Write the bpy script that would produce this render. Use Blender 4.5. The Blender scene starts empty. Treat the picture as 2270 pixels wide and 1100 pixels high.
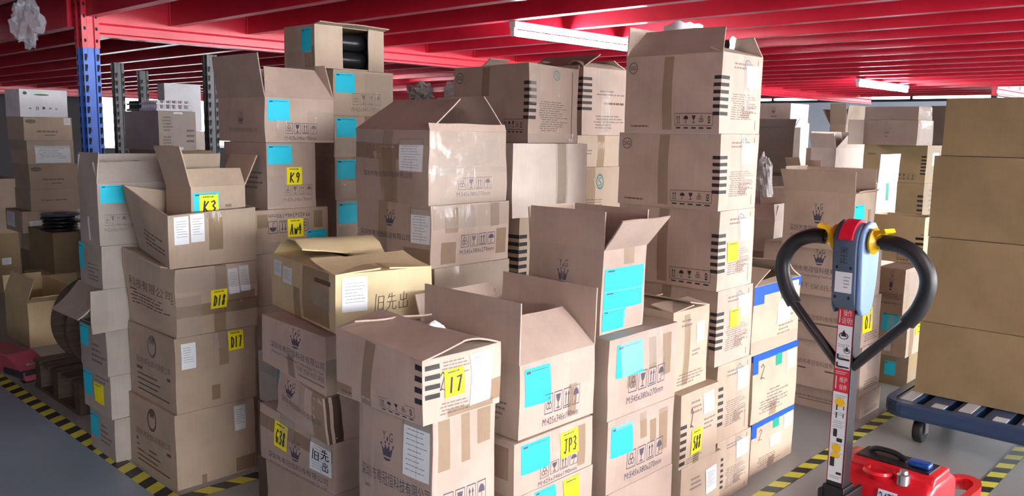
import bpy, bmesh, math, random
from mathutils import Vector, Matrix, noise
rnd = random.Random(7)
scene = bpy.context.scene
C = scene.collection
R_ = math.radians

# ------------------------------------------------------------------ camera
FPX, CX, CY, HCAM = 1850.0, 1135.0, 550.0, 1.5
PITCH, ROLL = R_(8.0), R_(0.9)
_cp, _sp = math.cos(PITCH), math.sin(PITCH)
_R0, _U0, FW = Vector((1, 0, 0)), Vector((0, _sp, _cp)), Vector((0, _cp, -_sp))
RT = _R0 * math.cos(ROLL) + _U0 * math.sin(ROLL)
UP = -_R0 * math.sin(ROLL) + _U0 * math.cos(ROLL)
EYE = Vector((0, 0, HCAM))
cam = bpy.data.cameras.new('camera')
cam.sensor_width = 36.0
cam.lens = 36.0 * FPX / 2270.0
cam.clip_start = 0.05
cam.clip_end = 200
camo = bpy.data.objects.new('camera', cam)
C.objects.link(camo)
camo.matrix_world = Matrix(((RT.x, UP.x, -FW.x, EYE.x), (RT.y, UP.y, -FW.y, EYE.y), (RT.z, UP.z, -FW.z, EYE.z), (0, 0, 0, 1)))
scene.camera = camo

# ------------------------------------------------------------------ world, exposure
w = bpy.data.worlds.new('world')
scene.world = w
w.use_nodes = True
bg = w.node_tree.nodes['Background']
bg.inputs[0].default_value = (0.80, 0.90, 1.0, 1)
bg.inputs[1].default_value = 0.085
vs = scene.view_settings
vs.view_transform = 'Standard'
vs.look = 'None'
vs.gamma = 1.0
vs.use_curve_mapping = False
vs.exposure = 0.8
TUBE_POWER = 66.0
ASSUMED_WINDOW_POWER = 24.0  # light strength of the assumed, unseen window wall
scene.cycles.max_bounces = 5
scene.cycles.diffuse_bounces = 3
scene.cycles.glossy_bounces = 2
scene.cycles.adaptive_threshold = 0.03
scene.cycles.use_light_tree = False
scene.cycles.transparent_max_bounces = 6

# ------------------------------------------------------------------ stack grid: u runs right and away, v runs left and away
AZ = 43.5
def axes(daz=0.0):
    a = R_(AZ + daz)
    return Vector((math.sin(a), math.cos(a), 0)), Vector((-math.cos(a), math.sin(a), 0))
U, V = axes()
def uv(u, v, z=0.0):
    p = U * u + V * v
    p.z = z
    return p
def ray(x, y):
    return RT * ((x - CX) / FPX) - UP * ((y - CY) / FPX) + FW
def on_v(x, y, v):          # where a line of sight meets the upright plane v = const
    r = ray(x, y)
    return EYE + r * (v / r.dot(V))
def on_z(x, y, z):
    r = ray(x, y)
    return EYE + r * ((z - HCAM) / r.z)
def reach(p, d, px):        # length along d from p up to picture column px
    k = (px - CX) / FPX
    q = p - EYE
    return (k * q.dot(FW) - q.dot(RT)) / (d.dot(RT) - k * d.dot(FW))
YAW = R_(90 - AZ)

# ------------------------------------------------------------------ materials
MATS = {}
def mat(name, build=None, **kw):
    if name in MATS:
        return MATS[name]
    m = bpy.data.materials.new(name)
    m.use_nodes = True
    nt = m.node_tree
    b = nt.nodes['Principled BSDF']
    for k, v_ in kw.items():
        s = b.inputs[k]
        s.default_value = (*v_, 1) if isinstance(v_, tuple) and len(v_) == 3 else v_
    if build:
        build(nt, b)
    MATS[name] = m
    return m
def N(nt, t, **kw):
    n = nt.nodes.new(t)
    for k, v_ in kw.items():
        setattr(n, k, v_)
    return n
def noise_tex(nt, scale, detail=4.0, rough=0.6, stretch=None):
    tc = N(nt, 'ShaderNodeTexCoord')
    nz = N(nt, 'ShaderNodeTexNoise')
    nz.inputs['Scale'].default_value = scale
    nz.inputs['Detail'].default_value = detail
    nz.inputs['Roughness'].default_value = rough
    if stretch:
        mp = N(nt, 'ShaderNodeMapping')
        mp.inputs['Scale'].default_value = stretch
        nt.links.new(tc.outputs['Object'], mp.inputs['Vector'])
        nt.links.new(mp.outputs['Vector'], nz.inputs['Vector'])
    else:
        nt.links.new(tc.outputs['Object'], nz.inputs['Vector'])
    return nz
def ramp(nt, src, stops):
    r = N(nt, 'ShaderNodeValToRGB')
    e = r.color_ramp.elements
    while len(e) < len(stops):
        e.new(0.5)
    for i, (p, c) in enumerate(stops):
        e[i].position = p
        e[i].color = (*c, 1)
    nt.links.new(src, r.inputs[0])
    return r
def bump(nt, b, src, strength, dist=0.01):
    bm_ = N(nt, 'ShaderNodeBump')
    bm_.inputs['Strength'].default_value = strength
    bm_.inputs['Distance'].default_value = dist
    nt.links.new(src, bm_.inputs['Height'])
    nt.links.new(bm_.outputs[0], b.inputs['Normal'])
def kraft(c):
    def f(nt, b):
        n1 = noise_tex(nt, 3.0, 5, 0.6)
        lo = tuple(x * 0.80 for x in c)
        hi = tuple(min(1, x * 1.13) for x in c)
        r = ramp(nt, n1.outputs['Fac'], [(0.28, lo), (0.5, c), (0.75, hi)])
        n2 = noise_tex(nt, 7.0, 4, 0.7, (14, 14, 0.5))
        mx = N(nt, 'ShaderNodeMixRGB', blend_type='MULTIPLY')
        r2 = ramp(nt, n2.outputs['Fac'], [(0.3, (0.86, 0.85, 0.84)), (0.65, (1, 1, 1))])
        mx.inputs[0].default_value = 0.4
        nt.links.new(r.outputs[0], mx.inputs[1])
        nt.links.new(r2.outputs[0], mx.inputs[2])
        oi = N(nt, 'ShaderNodeObjectInfo')
        hs = N(nt, 'ShaderNodeHueSaturation')
        mr = N(nt, 'ShaderNodeMapRange')
        mr.inputs['To Min'].default_value = 0.90
        mr.inputs['To Max'].default_value = 1.08
        nt.links.new(oi.outputs['Random'], mr.inputs['Value'])
        nt.links.new(mr.outputs[0], hs.inputs['Value'])
        nt.links.new(mx.outputs[0], hs.inputs['Color'])
        nt.links.new(hs.outputs[0], b.inputs['Base Color'])
        n3 = noise_tex(nt, 22.0, 5, 0.65)
        bump(nt, b, n3.outputs['Fac'], 0.35, 0.004)
    return f
def kmat(name, c):
    return mat(name, kraft(c), **{'Roughness': 0.62, 'Specular IOR Level': 0.35})
kmat('kraft_pink', (0.46, 0.352, 0.288))
kmat('kraft_tan', (0.465, 0.362, 0.272))
kmat('kraft_gold', (0.72, 0.585, 0.34))
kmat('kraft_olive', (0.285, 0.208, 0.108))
kmat('kraft_pale', (0.68, 0.585, 0.51))
kmat('kraft_grey', (0.40, 0.35, 0.31))
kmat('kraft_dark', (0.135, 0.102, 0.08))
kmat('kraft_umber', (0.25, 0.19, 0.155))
kmat('carton_white', (0.76, 0.76, 0.80))
def tape_build(nt, b):
    n = noise_tex(nt, 30, 3, 0.5, (1, 1, 0.25))
    bump(nt, b, n.outputs['Fac'], 0.8, 0.008)
mat('packing_tape', tape_build, **{'Base Color': (0.36, 0.245, 0.135), 'Roughness': 0.16, 'Alpha': 0.5, 'Specular IOR Level': 0.6})
mat('clear_tape', tape_build, **{'Base Color': (0.62, 0.54, 0.47), 'Roughness': 0.12, 'Alpha': 0.28, 'Specular IOR Level': 0.75})
mat('dark_tape', tape_build, **{'Base Color': (0.10, 0.065, 0.045), 'Roughness': 0.2, 'Alpha': 0.85})  # dark brown tape, nearly opaque
mat('paper_cyan', None, **{'Base Color': (0.008, 0.62, 0.84), 'Roughness': 0.6})
mat('paper_yellow', None, **{'Base Color': (0.95, 0.84, 0.0), 'Roughness': 0.6})
mat('paper_white', None, **{'Base Color': (0.80, 0.84, 0.87), 'Roughness': 0.55})
mat('tape_green', None, **{'Base Color': (0.02, 0.33, 0.22), 'Roughness': 0.35})
mat('tape_blue', None, **{'Base Color': (0.012, 0.09, 0.50), 'Roughness': 0.3})
mat('ink_navy', None, **{'Base Color': (0.075, 0.065, 0.115), 'Roughness': 0.7, 'Alpha': 0.82})
mat('ink_brown', None, **{'Base Color': (0.15, 0.085, 0.065), 'Roughness': 0.7, 'Alpha': 0.75})
mat('ink_soft', None, **{'Base Color': (0.16, 0.13, 0.14), 'Roughness': 0.7, 'Alpha': 0.5})
mat('ink_black', None, **{'Base Color': (0.018, 0.014, 0.014), 'Roughness': 0.6})
mat('ink_grey', None, **{'Base Color': (0.28, 0.29, 0.31), 'Roughness': 0.7})
mat('ink_teal', None, **{'Base Color': (0.03, 0.22, 0.24), 'Roughness': 0.7, 'Alpha': 0.7})
mat('ink_green', None, **{'Base Color': (0.08, 0.16, 0.05), 'Roughness': 0.7})
def red_build(nt, b):
    n = noise_tex(nt, 2.5, 4, 0.6)
    r = ramp(nt, n.outputs['Fac'], [(0.3, (0.60, 0.014, 0.036)), (0.7, (0.78, 0.024, 0.06))])
    nt.links.new(r.outputs[0], b.inputs['Base Color'])
mat('paint_red', red_build, **{'Roughness': 0.30, 'Specular IOR Level': 0.6})
mat('paint_worn_red', None, **{'Base Color': (0.30, 0.055, 0.075), 'Roughness': 0.45})
mat('paint_truck_red', None, **{'Base Color': (0.66, 0.012, 0.022), 'Roughness': 0.28, 'Coat Weight': 0.3})
mat('paint_blue', None, **{'Base Color': (0.02, 0.15, 0.68), 'Roughness': 0.28})
mat('steel_dark', None, **{'Base Color': (0.02, 0.021, 0.026), 'Roughness': 0.4})
mat('steel_light', None, **{'Base Color': (0.6, 0.6, 0.62), 'Roughness': 0.3, 'Metallic': 0.9})
mat('black_slot', None, **{'Base Color': (0.008, 0.01, 0.02), 'Roughness': 0.8})
mat('rubber', None, **{'Base Color': (0.012, 0.012, 0.014), 'Roughness': 0.42})
mat('black_paint', None, **{'Base Color': (0.014, 0.012, 0.014), 'Roughness': 0.32})
mat('plastic_slate', None, **{'Base Color': (0.075, 0.105, 0.165), 'Roughness': 0.42})
mat('plastic_lightblue', None, **{'Base Color': (0.23, 0.36, 0.60), 'Roughness': 0.34})
mat('plastic_yellow', None, **{'Base Color': (0.90, 0.52, 0.004), 'Roughness': 0.32})
mat('plastic_red', None, **{'Base Color': (0.68, 0.015, 0.04), 'Roughness': 0.32})
mat('plastic_cartblue', None, **{'Base Color': (0.022, 0.050, 0.115), 'Roughness': 0.36})
mat('plastic_keyblue', None, **{'Base Color': (0.01, 0.06, 0.30), 'Roughness': 0.25})
mat('pad_grey', None, **{'Base Color': (0.50, 0.52, 0.53), 'Roughness': 0.55})
mat('foam_black', None, **{'Base Color': (0.012, 0.012, 0.014), 'Roughness': 0.3})
mat('bag_grey', lambda nt, b: bump(nt, b, noise_tex(nt, 25, 4).outputs['Fac'], 0.8, 0.02), **{'Base Color': (0.42, 0.40, 0.40), 'Roughness': 0.32})
mat('wood_dark', lambda nt, b: nt.links.new(ramp(nt, noise_tex(nt, 5, 4, 0.6, (1, 1, 12)).outputs['Fac'], [(0.3, (0.045, 0.03, 0.02)), (0.7, (0.085, 0.06, 0.04))]).outputs[0], b.inputs['Base Color']), Roughness=0.7)
mat('deck_board', lambda nt, b: nt.links.new(ramp(nt, noise_tex(nt, 1.5, 4).outputs['Fac'], [(0.3, (0.10, 0.045, 0.045)), (0.7, (0.17, 0.075, 0.07))]).outputs[0], b.inputs['Base Color']), Roughness=0.6)
mat('wall_paint', lambda nt, b: nt.links.new(ramp(nt, noise_tex(nt, 0.7, 4).outputs['Fac'], [(0.3, (0.42, 0.46, 0.55)), (0.7, (0.55, 0.58, 0.66))]).outputs[0], b.inputs['Base Color']), Roughness=0.8)
def floor_build(c1, c2):
    def f(nt, b):
        n = noise_tex(nt, 1.1, 6, 0.65)
        r = ramp(nt, n.outputs['Fac'], [(0.3, c1), (0.7, c2)])
        nt.links.new(r.outputs[0], b.inputs['Base Color'])
        n2 = noise_tex(nt, 6, 5, 0.7)
        mr = N(nt, 'ShaderNodeMapRange')
        mr.inputs['To Min'].default_value = 0.22
        mr.inputs['To Max'].default_value = 0.5
        nt.links.new(n2.outputs['Fac'], mr.inputs['Value'])
        nt.links.new(mr.outputs[0], b.inputs['Roughness'])
    return f
mat('floor_epoxy', floor_build((0.27, 0.285, 0.28), (0.36, 0.37, 0.36)))
def walk_build(nt, b):
    floor_build((0.25, 0.345, 0.44), (0.33, 0.43, 0.53))(nt, b)
mat('floor_walkway_blue', walk_build)
def hazard(c1, c2):
    def f(nt, b):
        tc = N(nt, 'ShaderNodeTexCoord')
        sx = N(nt, 'ShaderNodeSeparateXYZ')
        nt.links.new(tc.outputs['Object'], sx.inputs[0])
        m1 = N(nt, 'ShaderNodeMath', operation='MULTIPLY_ADD')
        m1.inputs[1].default_value = 0.55
        nt.links.new(sx.outputs['Y'], m1.inputs[0])
        nt.links.new(sx.outputs['X'], m1.inputs[2])
        m2 = N(nt, 'ShaderNodeMath', operation='MULTIPLY')
        m2.inputs[1].default_value = 1 / 0.145
        nt.links.new(m1.outputs[0], m2.inputs[0])
        m3 = N(nt, 'ShaderNodeMath', operation='FRACT')
        nt.links.new(m2.outputs[0], m3.inputs[0])
        m4 = N(nt, 'ShaderNodeMath', operation='GREATER_THAN')
        m4.inputs[1].default_value = 0.5
        nt.links.new(m3.outputs[0], m4.inputs[0])
        mx = N(nt, 'ShaderNodeMixRGB')
        mx.inputs[1].default_value = (*c1, 1)
        mx.inputs[2].default_value = (*c2, 1)
        nt.links.new(m4.outputs[0], mx.inputs[0])
        nt.links.new(mx.outputs[0], b.inputs['Base Color'])
    return f
mat('wall_dark', None, **{'Base Color': (0.07, 0.062, 0.065), 'Roughness': 0.85})
mat('hazard_tape', hazard((0.74, 0.72, 0.07), (0.025, 0.03, 0.03)), Roughness=0.4)
def emit(name, c, s):
    return mat(name, None, **{'Base Color': (0, 0, 0), 'Emission Color': c, 'Emission Strength': s, 'Roughness': 1.0})
emit('tube_light', (0.93, 0.96, 1.0), TUBE_POWER)
emit('daylight_pane', (0.90, 0.95, 1.0), 6.0)
emit('assumed_window_light', (0.97, 0.98, 1.0), ASSUMED_WINDOW_POWER)  # glowing panes of the assumed window wall
def plastic_build(nt, b):
    n = noise_tex(nt, 9, 6, 0.75)
    bump(nt, b, n.outputs['Fac'], 1.0, 0.05)
mat('clear_plastic', plastic_build, **{'Base Color': (0.70, 0.72, 0.80), 'Roughness': 0.1, 'Alpha': 0.2, 'Specular IOR Level': 0.9})
mat('wrap_grey', plastic_build, **{'Base Color': (0.45, 0.46, 0.50), 'Roughness': 0.16, 'Alpha': 0.9, 'Specular IOR Level': 0.8})

# ------------------------------------------------------------------ mesh helpers
def link(o):
    C.objects.link(o)
    return o
class MB:
    def __init__(self):
        self.v, self.f = [], []
    def quad(self, a, b, c, d):
        i = len(self.v)
        self.v += [a, b, c, d]
        self.f.append((i, i + 1, i + 2, i + 3))
    def poly(self, pts):
        i = len(self.v)
        self.v += pts
        self.f.append(tuple(range(i, i + len(pts))))
    def grid(self, P, flip=False):
        i0 = len(self.v)
        n, m = len(P), len(P[0])
        for r in P:
            self.v += r
        for i in range(n - 1):
            for j in range(m - 1):
                q = (i0 + i * m + j, i0 + (i + 1) * m + j, i0 + (i + 1) * m + j + 1, i0 + i * m + j + 1)
                self.f.append(q[::-1] if flip else q)
    def box(self, x0, x1, y0, y1, z0, z1, M=None):
        i = len(self.v)
        c = [Vector((x, y, z)) for z in (z0, z1) for y in (y0, y1) for x in (x0, x1)]
        if M is not None:
            c = [M @ p for p in c]
        self.v += c
        for q in ((0, 2, 3, 1), (4, 5, 7, 6), (0, 1, 5, 4), (2, 6, 7, 3), (0, 4, 6, 2), (1, 3, 7, 5)):
            self.f.append(tuple(i + k for k in q))
    def prism(self, pts2, ax, z0, z1):   # outline pts2 mapped through ax(x, y, z) and extruded
        i, n = len(self.v), len(pts2)
        self.v += [ax(x, y, z0) for x, y in pts2] + [ax(x, y, z1) for x, y in pts2]
        self.f.append(tuple(i + k for k in range(n))[::-1])
        self.f.append(tuple(i + n + k for k in range(n)))
        for k in range(n):
            k2 = (k + 1) % n
            self.f.append((i + k, i + k2, i + n + k2, i + n + k))
    def lathe(self, prof, M, n=24):     # prof: (r, z)
        i0 = len(self.v)
        for r, z in prof:
            for k in range(n):
                a = 2 * math.pi * k / n
                self.v.append(M @ Vector((r * math.cos(a), r * math.sin(a), z)))
        for j in range(len(prof) - 1):
            for k in range(n):
                k2 = (k + 1) % n
                self.f.append((i0 + j * n + k, i0 + j * n + k2, i0 + (j + 1) * n + k2, i0 + (j + 1) * n + k))
        self.f.append(tuple(i0 + k for k in range(n))[::-1])
        self.f.append(tuple(i0 + (len(prof) - 1) * n + k for k in range(n)))
    def tube(self, pts, rad, n=14):
        i0, m = len(self.v), len(pts)
        rads = rad if isinstance(rad, list) else [rad] * m
        up = None
        for j, p in enumerate(pts):
            t = (pts[min(j + 1, m - 1)] - pts[max(j - 1, 0)]).normalized()
            if up is None:
                up = t.orthogonal().normalized()
            up = (up - t * up.dot(t)).normalized()
            s = t.cross(up)
            for k in range(n):
                a = 2 * math.pi * k / n
                self.v.append(p + (up * math.cos(a) + s * math.sin(a)) * rads[j])
        for j in range(m - 1):
            for k in range(n):
                k2 = (k + 1) % n
                self.f.append((i0 + j * n + k, i0 + j * n + k2, i0 + (j + 1) * n + k2, i0 + (j + 1) * n + k))
        self.f.append(tuple(i0 + k for k in range(n))[::-1])
        self.f.append(tuple(i0 + (m - 1) * n + k for k in range(n)))
    def build(self, name, material, parent=None, smooth=False, bevel=0.0, seg=2):
        me = bpy.data.meshes.new(name)
        me.from_pydata([tuple(p) for p in self.v], [], self.f)
        me.materials.append(MATS[material])
        if bevel:
            b = bmesh.new()
            b.from_mesh(me)
            bmesh.ops.remove_doubles(b, verts=b.verts, dist=1e-5)
            es = [e for e in b.edges if len(e.link_faces) == 2 and e.calc_face_angle(0) > 0.6]
            bmesh.ops.bevel(b, geom=es, offset=bevel, segments=seg, affect='EDGES', profile=0.6)
            b.to_mesh(me)
            b.free()
        if smooth:
            me.polygons.foreach_set('use_smooth', [True] * len(me.polygons))
            if smooth != 'all':
                try:
                    me.set_sharp_from_angle(angle=R_(40))
                except Exception:
                    pass
        me.update()
        o = link(bpy.data.objects.new(name, me))
        o.parent = parent
        return o
def empty(name, loc, rz=0.0):
    o = link(bpy.data.objects.new(name, None))
    o.empty_display_size = 0.05
    o.location = loc
    o.rotation_euler = (0, 0, rz)
    return o
def tag(o, label=None, cat=None, group=None, kind=None):
    if label:
        o['label'] = label
    if cat:
        o['category'] = cat
    if group:
        o['group'] = group
    if kind:
        o['kind'] = kind
    return o

# ------------------------------------------------------------------ lettering
YG_TXT = '深圳市粤冠恒科技有限公司'
YG_SUB = 'Shenzhen Yueguanheng Technology Co., Ltd'
TEXTS = {}
def text_polys(s):
    """flat outline polygons of a line of print, scaled into the unit square"""
    if s in TEXTS:
        return TEXTS[s]
    cu = bpy.data.curves.new('t', 'FONT')
    cu.body = s
    cu.resolution_u = 2
    cu.space_line = 0.9
    o = link(bpy.data.objects.new('t', cu))
    bpy.context.view_layer.update()
    me = bpy.data.meshes.new_from_object(o.evaluated_get(bpy.context.evaluated_depsgraph_get()))
    vv = [p.co.copy() for p in me.vertices]
    ff = [tuple(p.vertices) for p in me.polygons]
    x0, x1 = min(p.x for p in vv), max(p.x for p in vv)
    y0, y1 = min(p.y for p in vv), max(p.y for p in vv)
    vv = [((p.x - x0) / max(x1 - x0, 1e-6), (p.y - y0) / max(y1 - y0, 1e-6)) for p in vv]
    bpy.data.objects.remove(o)
    bpy.data.curves.remove(cu)
    bpy.data.meshes.remove(me)
    TEXTS[s] = (vv, ff)
    return TEXTS[s]
STROKES = {
    'J': [[(.25, 1), (.95, 1)], [(.65, 1), (.6, .25), (.4, .02), (.1, .15)]],
    'P': [[(.25, 0), (.3, 1), (.75, .95), (.85, .7), (.65, .5), (.3, .48)]],
    '3': [[(.2, .9), (.6, 1), (.8, .8), (.45, .55), (.85, .35), (.6, .02), (.15, .08)]],
    'K': [[(.25, 1), (.2, 0)], [(.85, .95), (.25, .45), (.85, 0)]],
    '9': [[(.75, .8), (.5, 1), (.25, .8), (.35, .55), (.7, .6), (.78, .85), (.65, .3), (.5, 0)]],
    'D': [[(.25, 0), (.25, 1), (.75, .8), (.85, .4), (.6, .05), (.2, 0)]],
    '1': [[(.5, 1), (.45, 0)]],
    '8': [[(.7, .9), (.45, 1), (.3, .8), (.7, .4), (.65, .05), (.35, .03), (.25, .3), (.7, .75), (.7, .9)]],
    '7': [[(.2, .95), (.8, 1), (.45, 0)]],
    'A': [[(.1, 0), (.45, 1), (.8, 0)], [(.25, .4), (.7, .4)]],
    'w': [[(.1, .6), (.3, 0), (.5, .5), (.7, 0), (.95, .65)]],
    '4': [[(.5, 1), (.15, .4), (.9, .42)], [(.65, .8), (.6, 0)]],
    'G': [[(.85, .85), (.5, 1), (.2, .6), (.3, .1), (.7, .05), (.8, .4), (.5, .42)]],
    '0': [[(.5, 1), (.2, .6), (.35, .05), (.7, .1), (.8, .65), (.5, 1)]],
    '5': [[(.85, 1), (.3, .98), (.25, .6), (.7, .6), (.8, .25), (.5, 0), (.15, .1)]],
    '2': [[(.2, .8), (.45, 1), (.75, .8), (.25, .05), (.5, .12), (.9, 0)]],
    '旧': [[(.15, 1), (.12, 0)], [(.4, .85), (.4, .1)], [(.4, .85), (.9, .85), (.9, .08)], [(.4, .5), (.9, .5)], [(.4, .1), (.9, .1)]],
    '先': [[(.3, .95), (.15, .7)], [(.22, .78), (.8, .8)], [(.5, 1), (.5, .48)], [(.05, .48), (.95, .5)], [(.38, .48), (.32, .2), (.05, 0)], [(.62, .48), (.6, .1), (.75, .02), (.95, .05), (.95, .2)]],
    '出': [[(.5, 1), (.5, .08)], [(.2, .85), (.2, .52), (.8, .55), (.8, .85)], [(.08, .45), (.1, .05), (.92, .08), (.92, .45)]],
}
def stroke_polys(s, wd=0.09, aspect=1.0, lean=0.0):
    vv, ff = [], []
    n = len(s)
    for k, ch in enumerate(s):
        for st in STROKES[ch]:
            P = [((k + 0.06 + 0.86 * x + lean * (y - .5)) / n, y) for x, y in st]
            for (xa, ya), (xb, yb) in zip(P, P[1:]):
                dx, dy = (xb - xa) * aspect, yb - ya
                L = math.hypot(dx, dy) or 1
                nx, ny = -dy / L * wd / 2, dx / L * wd / 2
                ex, ey = dx / L * wd * .35, dy / L * wd * .35
                i = len(vv)
                vv += [(xa - ex / aspect + nx / aspect, ya - ey + ny), (xa - ex / aspect - nx / aspect, ya - ey - ny), (xb + ex / aspect - nx / aspect, yb + ey - ny), (xb + ex / aspect + nx / aspect, yb + ey + ny)]
                ff.append((i, i + 1, i + 2, i + 3))
    return vv, ff
class Flat:
    """flat print drawn in the unit square"""
    def __init__(self):
        self.v, self.f = [], []
    def rect(self, x0, y0, x1, y1):
        i = len(self.v)
        self.v += [(x0, y0), (x1, y0), (x1, y1), (x0, y1)]
        self.f.append((i, i + 1, i + 2, i + 3))
    def poly(self, pts):
        i = len(self.v)
        self.v += list(pts)
        self.f.append(tuple(range(i, i + len(pts))))
    def frame(self, x0, y0, x1, y1, t, ty=None):
        ty = ty or t
        self.rect(x0, y0, x1, y0 + ty); self.rect(x0, y1 - ty, x1, y1)
        self.rect(x0, y0 + ty, x0 + t, y1 - ty); self.rect(x1 - t, y0 + ty, x1, y1 - ty)
    def ring(self, cx, cy, rx, ry, t, a0=0, a1=360, n=18):
        for k in range(n):
            a, b = R_(a0 + (a1 - a0) * k / n), R_(a0 + (a1 - a0) * (k + 1) / n)
            self.poly([(cx + rx * math.cos(a), cy + ry * math.sin(a)), (cx + rx * math.cos(b), cy + ry * math.sin(b)),
                       (cx + (rx - t) * math.cos(b), cy + (ry - t * ry / rx) * math.sin(b)), (cx + (rx - t) * math.cos(a), cy + (ry - t * ry / rx) * math.sin(a))])
    def disc(self, cx, cy, rx, ry, n=14, a0=0, a1=360):
        self.poly([(cx + rx * math.cos(R_(a0 + (a1 - a0) * k / n)), cy + ry * math.sin(R_(a0 + (a1 - a0) * k / n))) for k in range(n + (0 if a1 - a0 == 360 else 1))])
    def put(self, src, x0, y0, x1, y1):
        i = len(self.v)
        sv, sf = src
        self.v += [(x0 + (x1 - x0) * x, y0 + (y1 - y0) * y) for x, y in sv]
        self.f += [tuple(i + k for k in q) for q in sf]
    def data(self):
        return self.v, self.f
def art_symbol(k):
    g = Flat()
    g.frame(0, 0, 1, 1, .05)
    if k == 'glass':
        g.poly([(.2, .85), (.8, .85), (.68, .55), (.55, .45), (.45, .45), (.32, .55)])
        g.rect(.46, .2, .54, .46); g.rect(.3, .13, .7, .2)
    elif k == 'arrows':
        for x in (.33, .67):
            g.rect(x - .045, .22, x + .045, .7); g.poly([(x - .13, .65), (x + .13, .65), (x, .88)])
        g.rect(.15, .1, .85, .16)
    elif k == 'umbrella':
        g.disc(.5, .5, .36, .34, 12, 0, 180); g.rect(.47, .2, .53, .5); g.ring(.42, .2, .1, .1, .05, 180, 360, 8)
    elif k == 'recycle':
        for a in (90, 210, 330):
            g.ring(.5 + .17 * math.cos(R_(a)), .48 + .17 * math.sin(R_(a)), .19, .19, .06, 0, 360, 12)
    elif k == 'hand':
        g.ring(.5, .55, .2, .25, .1); g.rect(.3, .12, .7, .25)
    return g.data()
def art_care(txt):
    g = Flat()
    for i, k in enumerate(('recycle', 'glass', 'arrows', 'umbrella')):
        g.put(art_symbol(k), i * .26, .36, i * .26 + .22, 1)
    g.put(text_polys(txt), -.03, 0, .98, .23)
    return g.data()
def art_care5():
    g = Flat()
    g.frame(0, .22, 1, 1, .008, .03)
    for i, k in enumerate(('arrows', 'umbrella', 'glass', 'recycle', 'hand')):
        d = art_symbol(k)
        g.put((d[0], d[1][4:]), .02 + i * .2, .3, .18 + i * .2, .95)
        g.rect(.04 + i * .2, .03, .16 + i * .2, .12)
    return g.data()
def art_crown():
    g = Flat()
    g.put(text_polys('Y'), .14, .70, .38, .98); g.put(text_polys('G'), .62, .68, .88, .98)
    g.disc(.5, .74, .06, .08)
    g.poly([(.08, .52), (.30, .36), (.36, .58), (.5, .40), (.64, .58), (.70, .36), (.92, .52), (.78, .16), (.22, .16)])
    g.disc(.08, .54, .06, .05); g.disc(.92, .54, .06, .05); g.disc(.36, .61, .05, .045); g.disc(.64, .61, .05, .045)
    g.disc(.5, .10, .26, .09, 14, 180, 360)
    return g.data()
def art_yg(sub=True):
    g = Flat()
    g.put(art_crown(), .40, .42, .60, 1)
    g.put(text_polys(YG_TXT), 0, .16, 1, .36)
    if sub:
        g.put(text_polys(YG_SUB), .02, .0, .98, .09)
    return g.data()
def art_crest():
    g = Flat()
    g.ring(.5, .8, .12, .18, .03)
    for a in (60, 90, 120):
        g.disc(.5 + .07 * math.cos(R_(a)), .8 + .1 * math.sin(R_(a)), .02, .06, 8)
    g.put(text_polys(YG_TXT), .05, .46, .95, .57)
    for i, (a, b) in enumerate(((.05, .95), (.05, .6), (.05, .68), (.05, .6), (.05, .9))):
        g.rect(a, .36 - i * .085, b, .385 - i * .085 + (.025 if i == 0 else 0))
    return g.data()
def art_lines(n, seed=0, fill=.55):
    g = Flat()
    r = random.Random(seed)
    for i in range(n):
        x = r.uniform(0, .12)
        end = r.uniform(.55, 1)
        y = 1 - (i + .9) / n
        while x < end:
            wd = r.uniform(.05, .2)
            g.rect(x, y, min(x + wd, 1), y + fill / n)
            x += wd + .025
    return g.data()
def art_sig():
    g = Flat()
    g.ring(.5, .5, .5, .5, .055, 0, 360, 28)
    g.put(text_polys('SIG'), .17, .32, .83, .68)
    return g.data()
def art_qs():
    g = Flat()
    g.ring(.5, .55, .42, .45, .1, 40, 400, 20); g.put(text_polys('S'), .3, .3, .7, .8)
    return g.data()
ART = {}
def art(key, fn, *a):
    k = (key,) + a
    if k not in ART:
        ART[k] = fn(*a)
    return ART[k]
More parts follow.
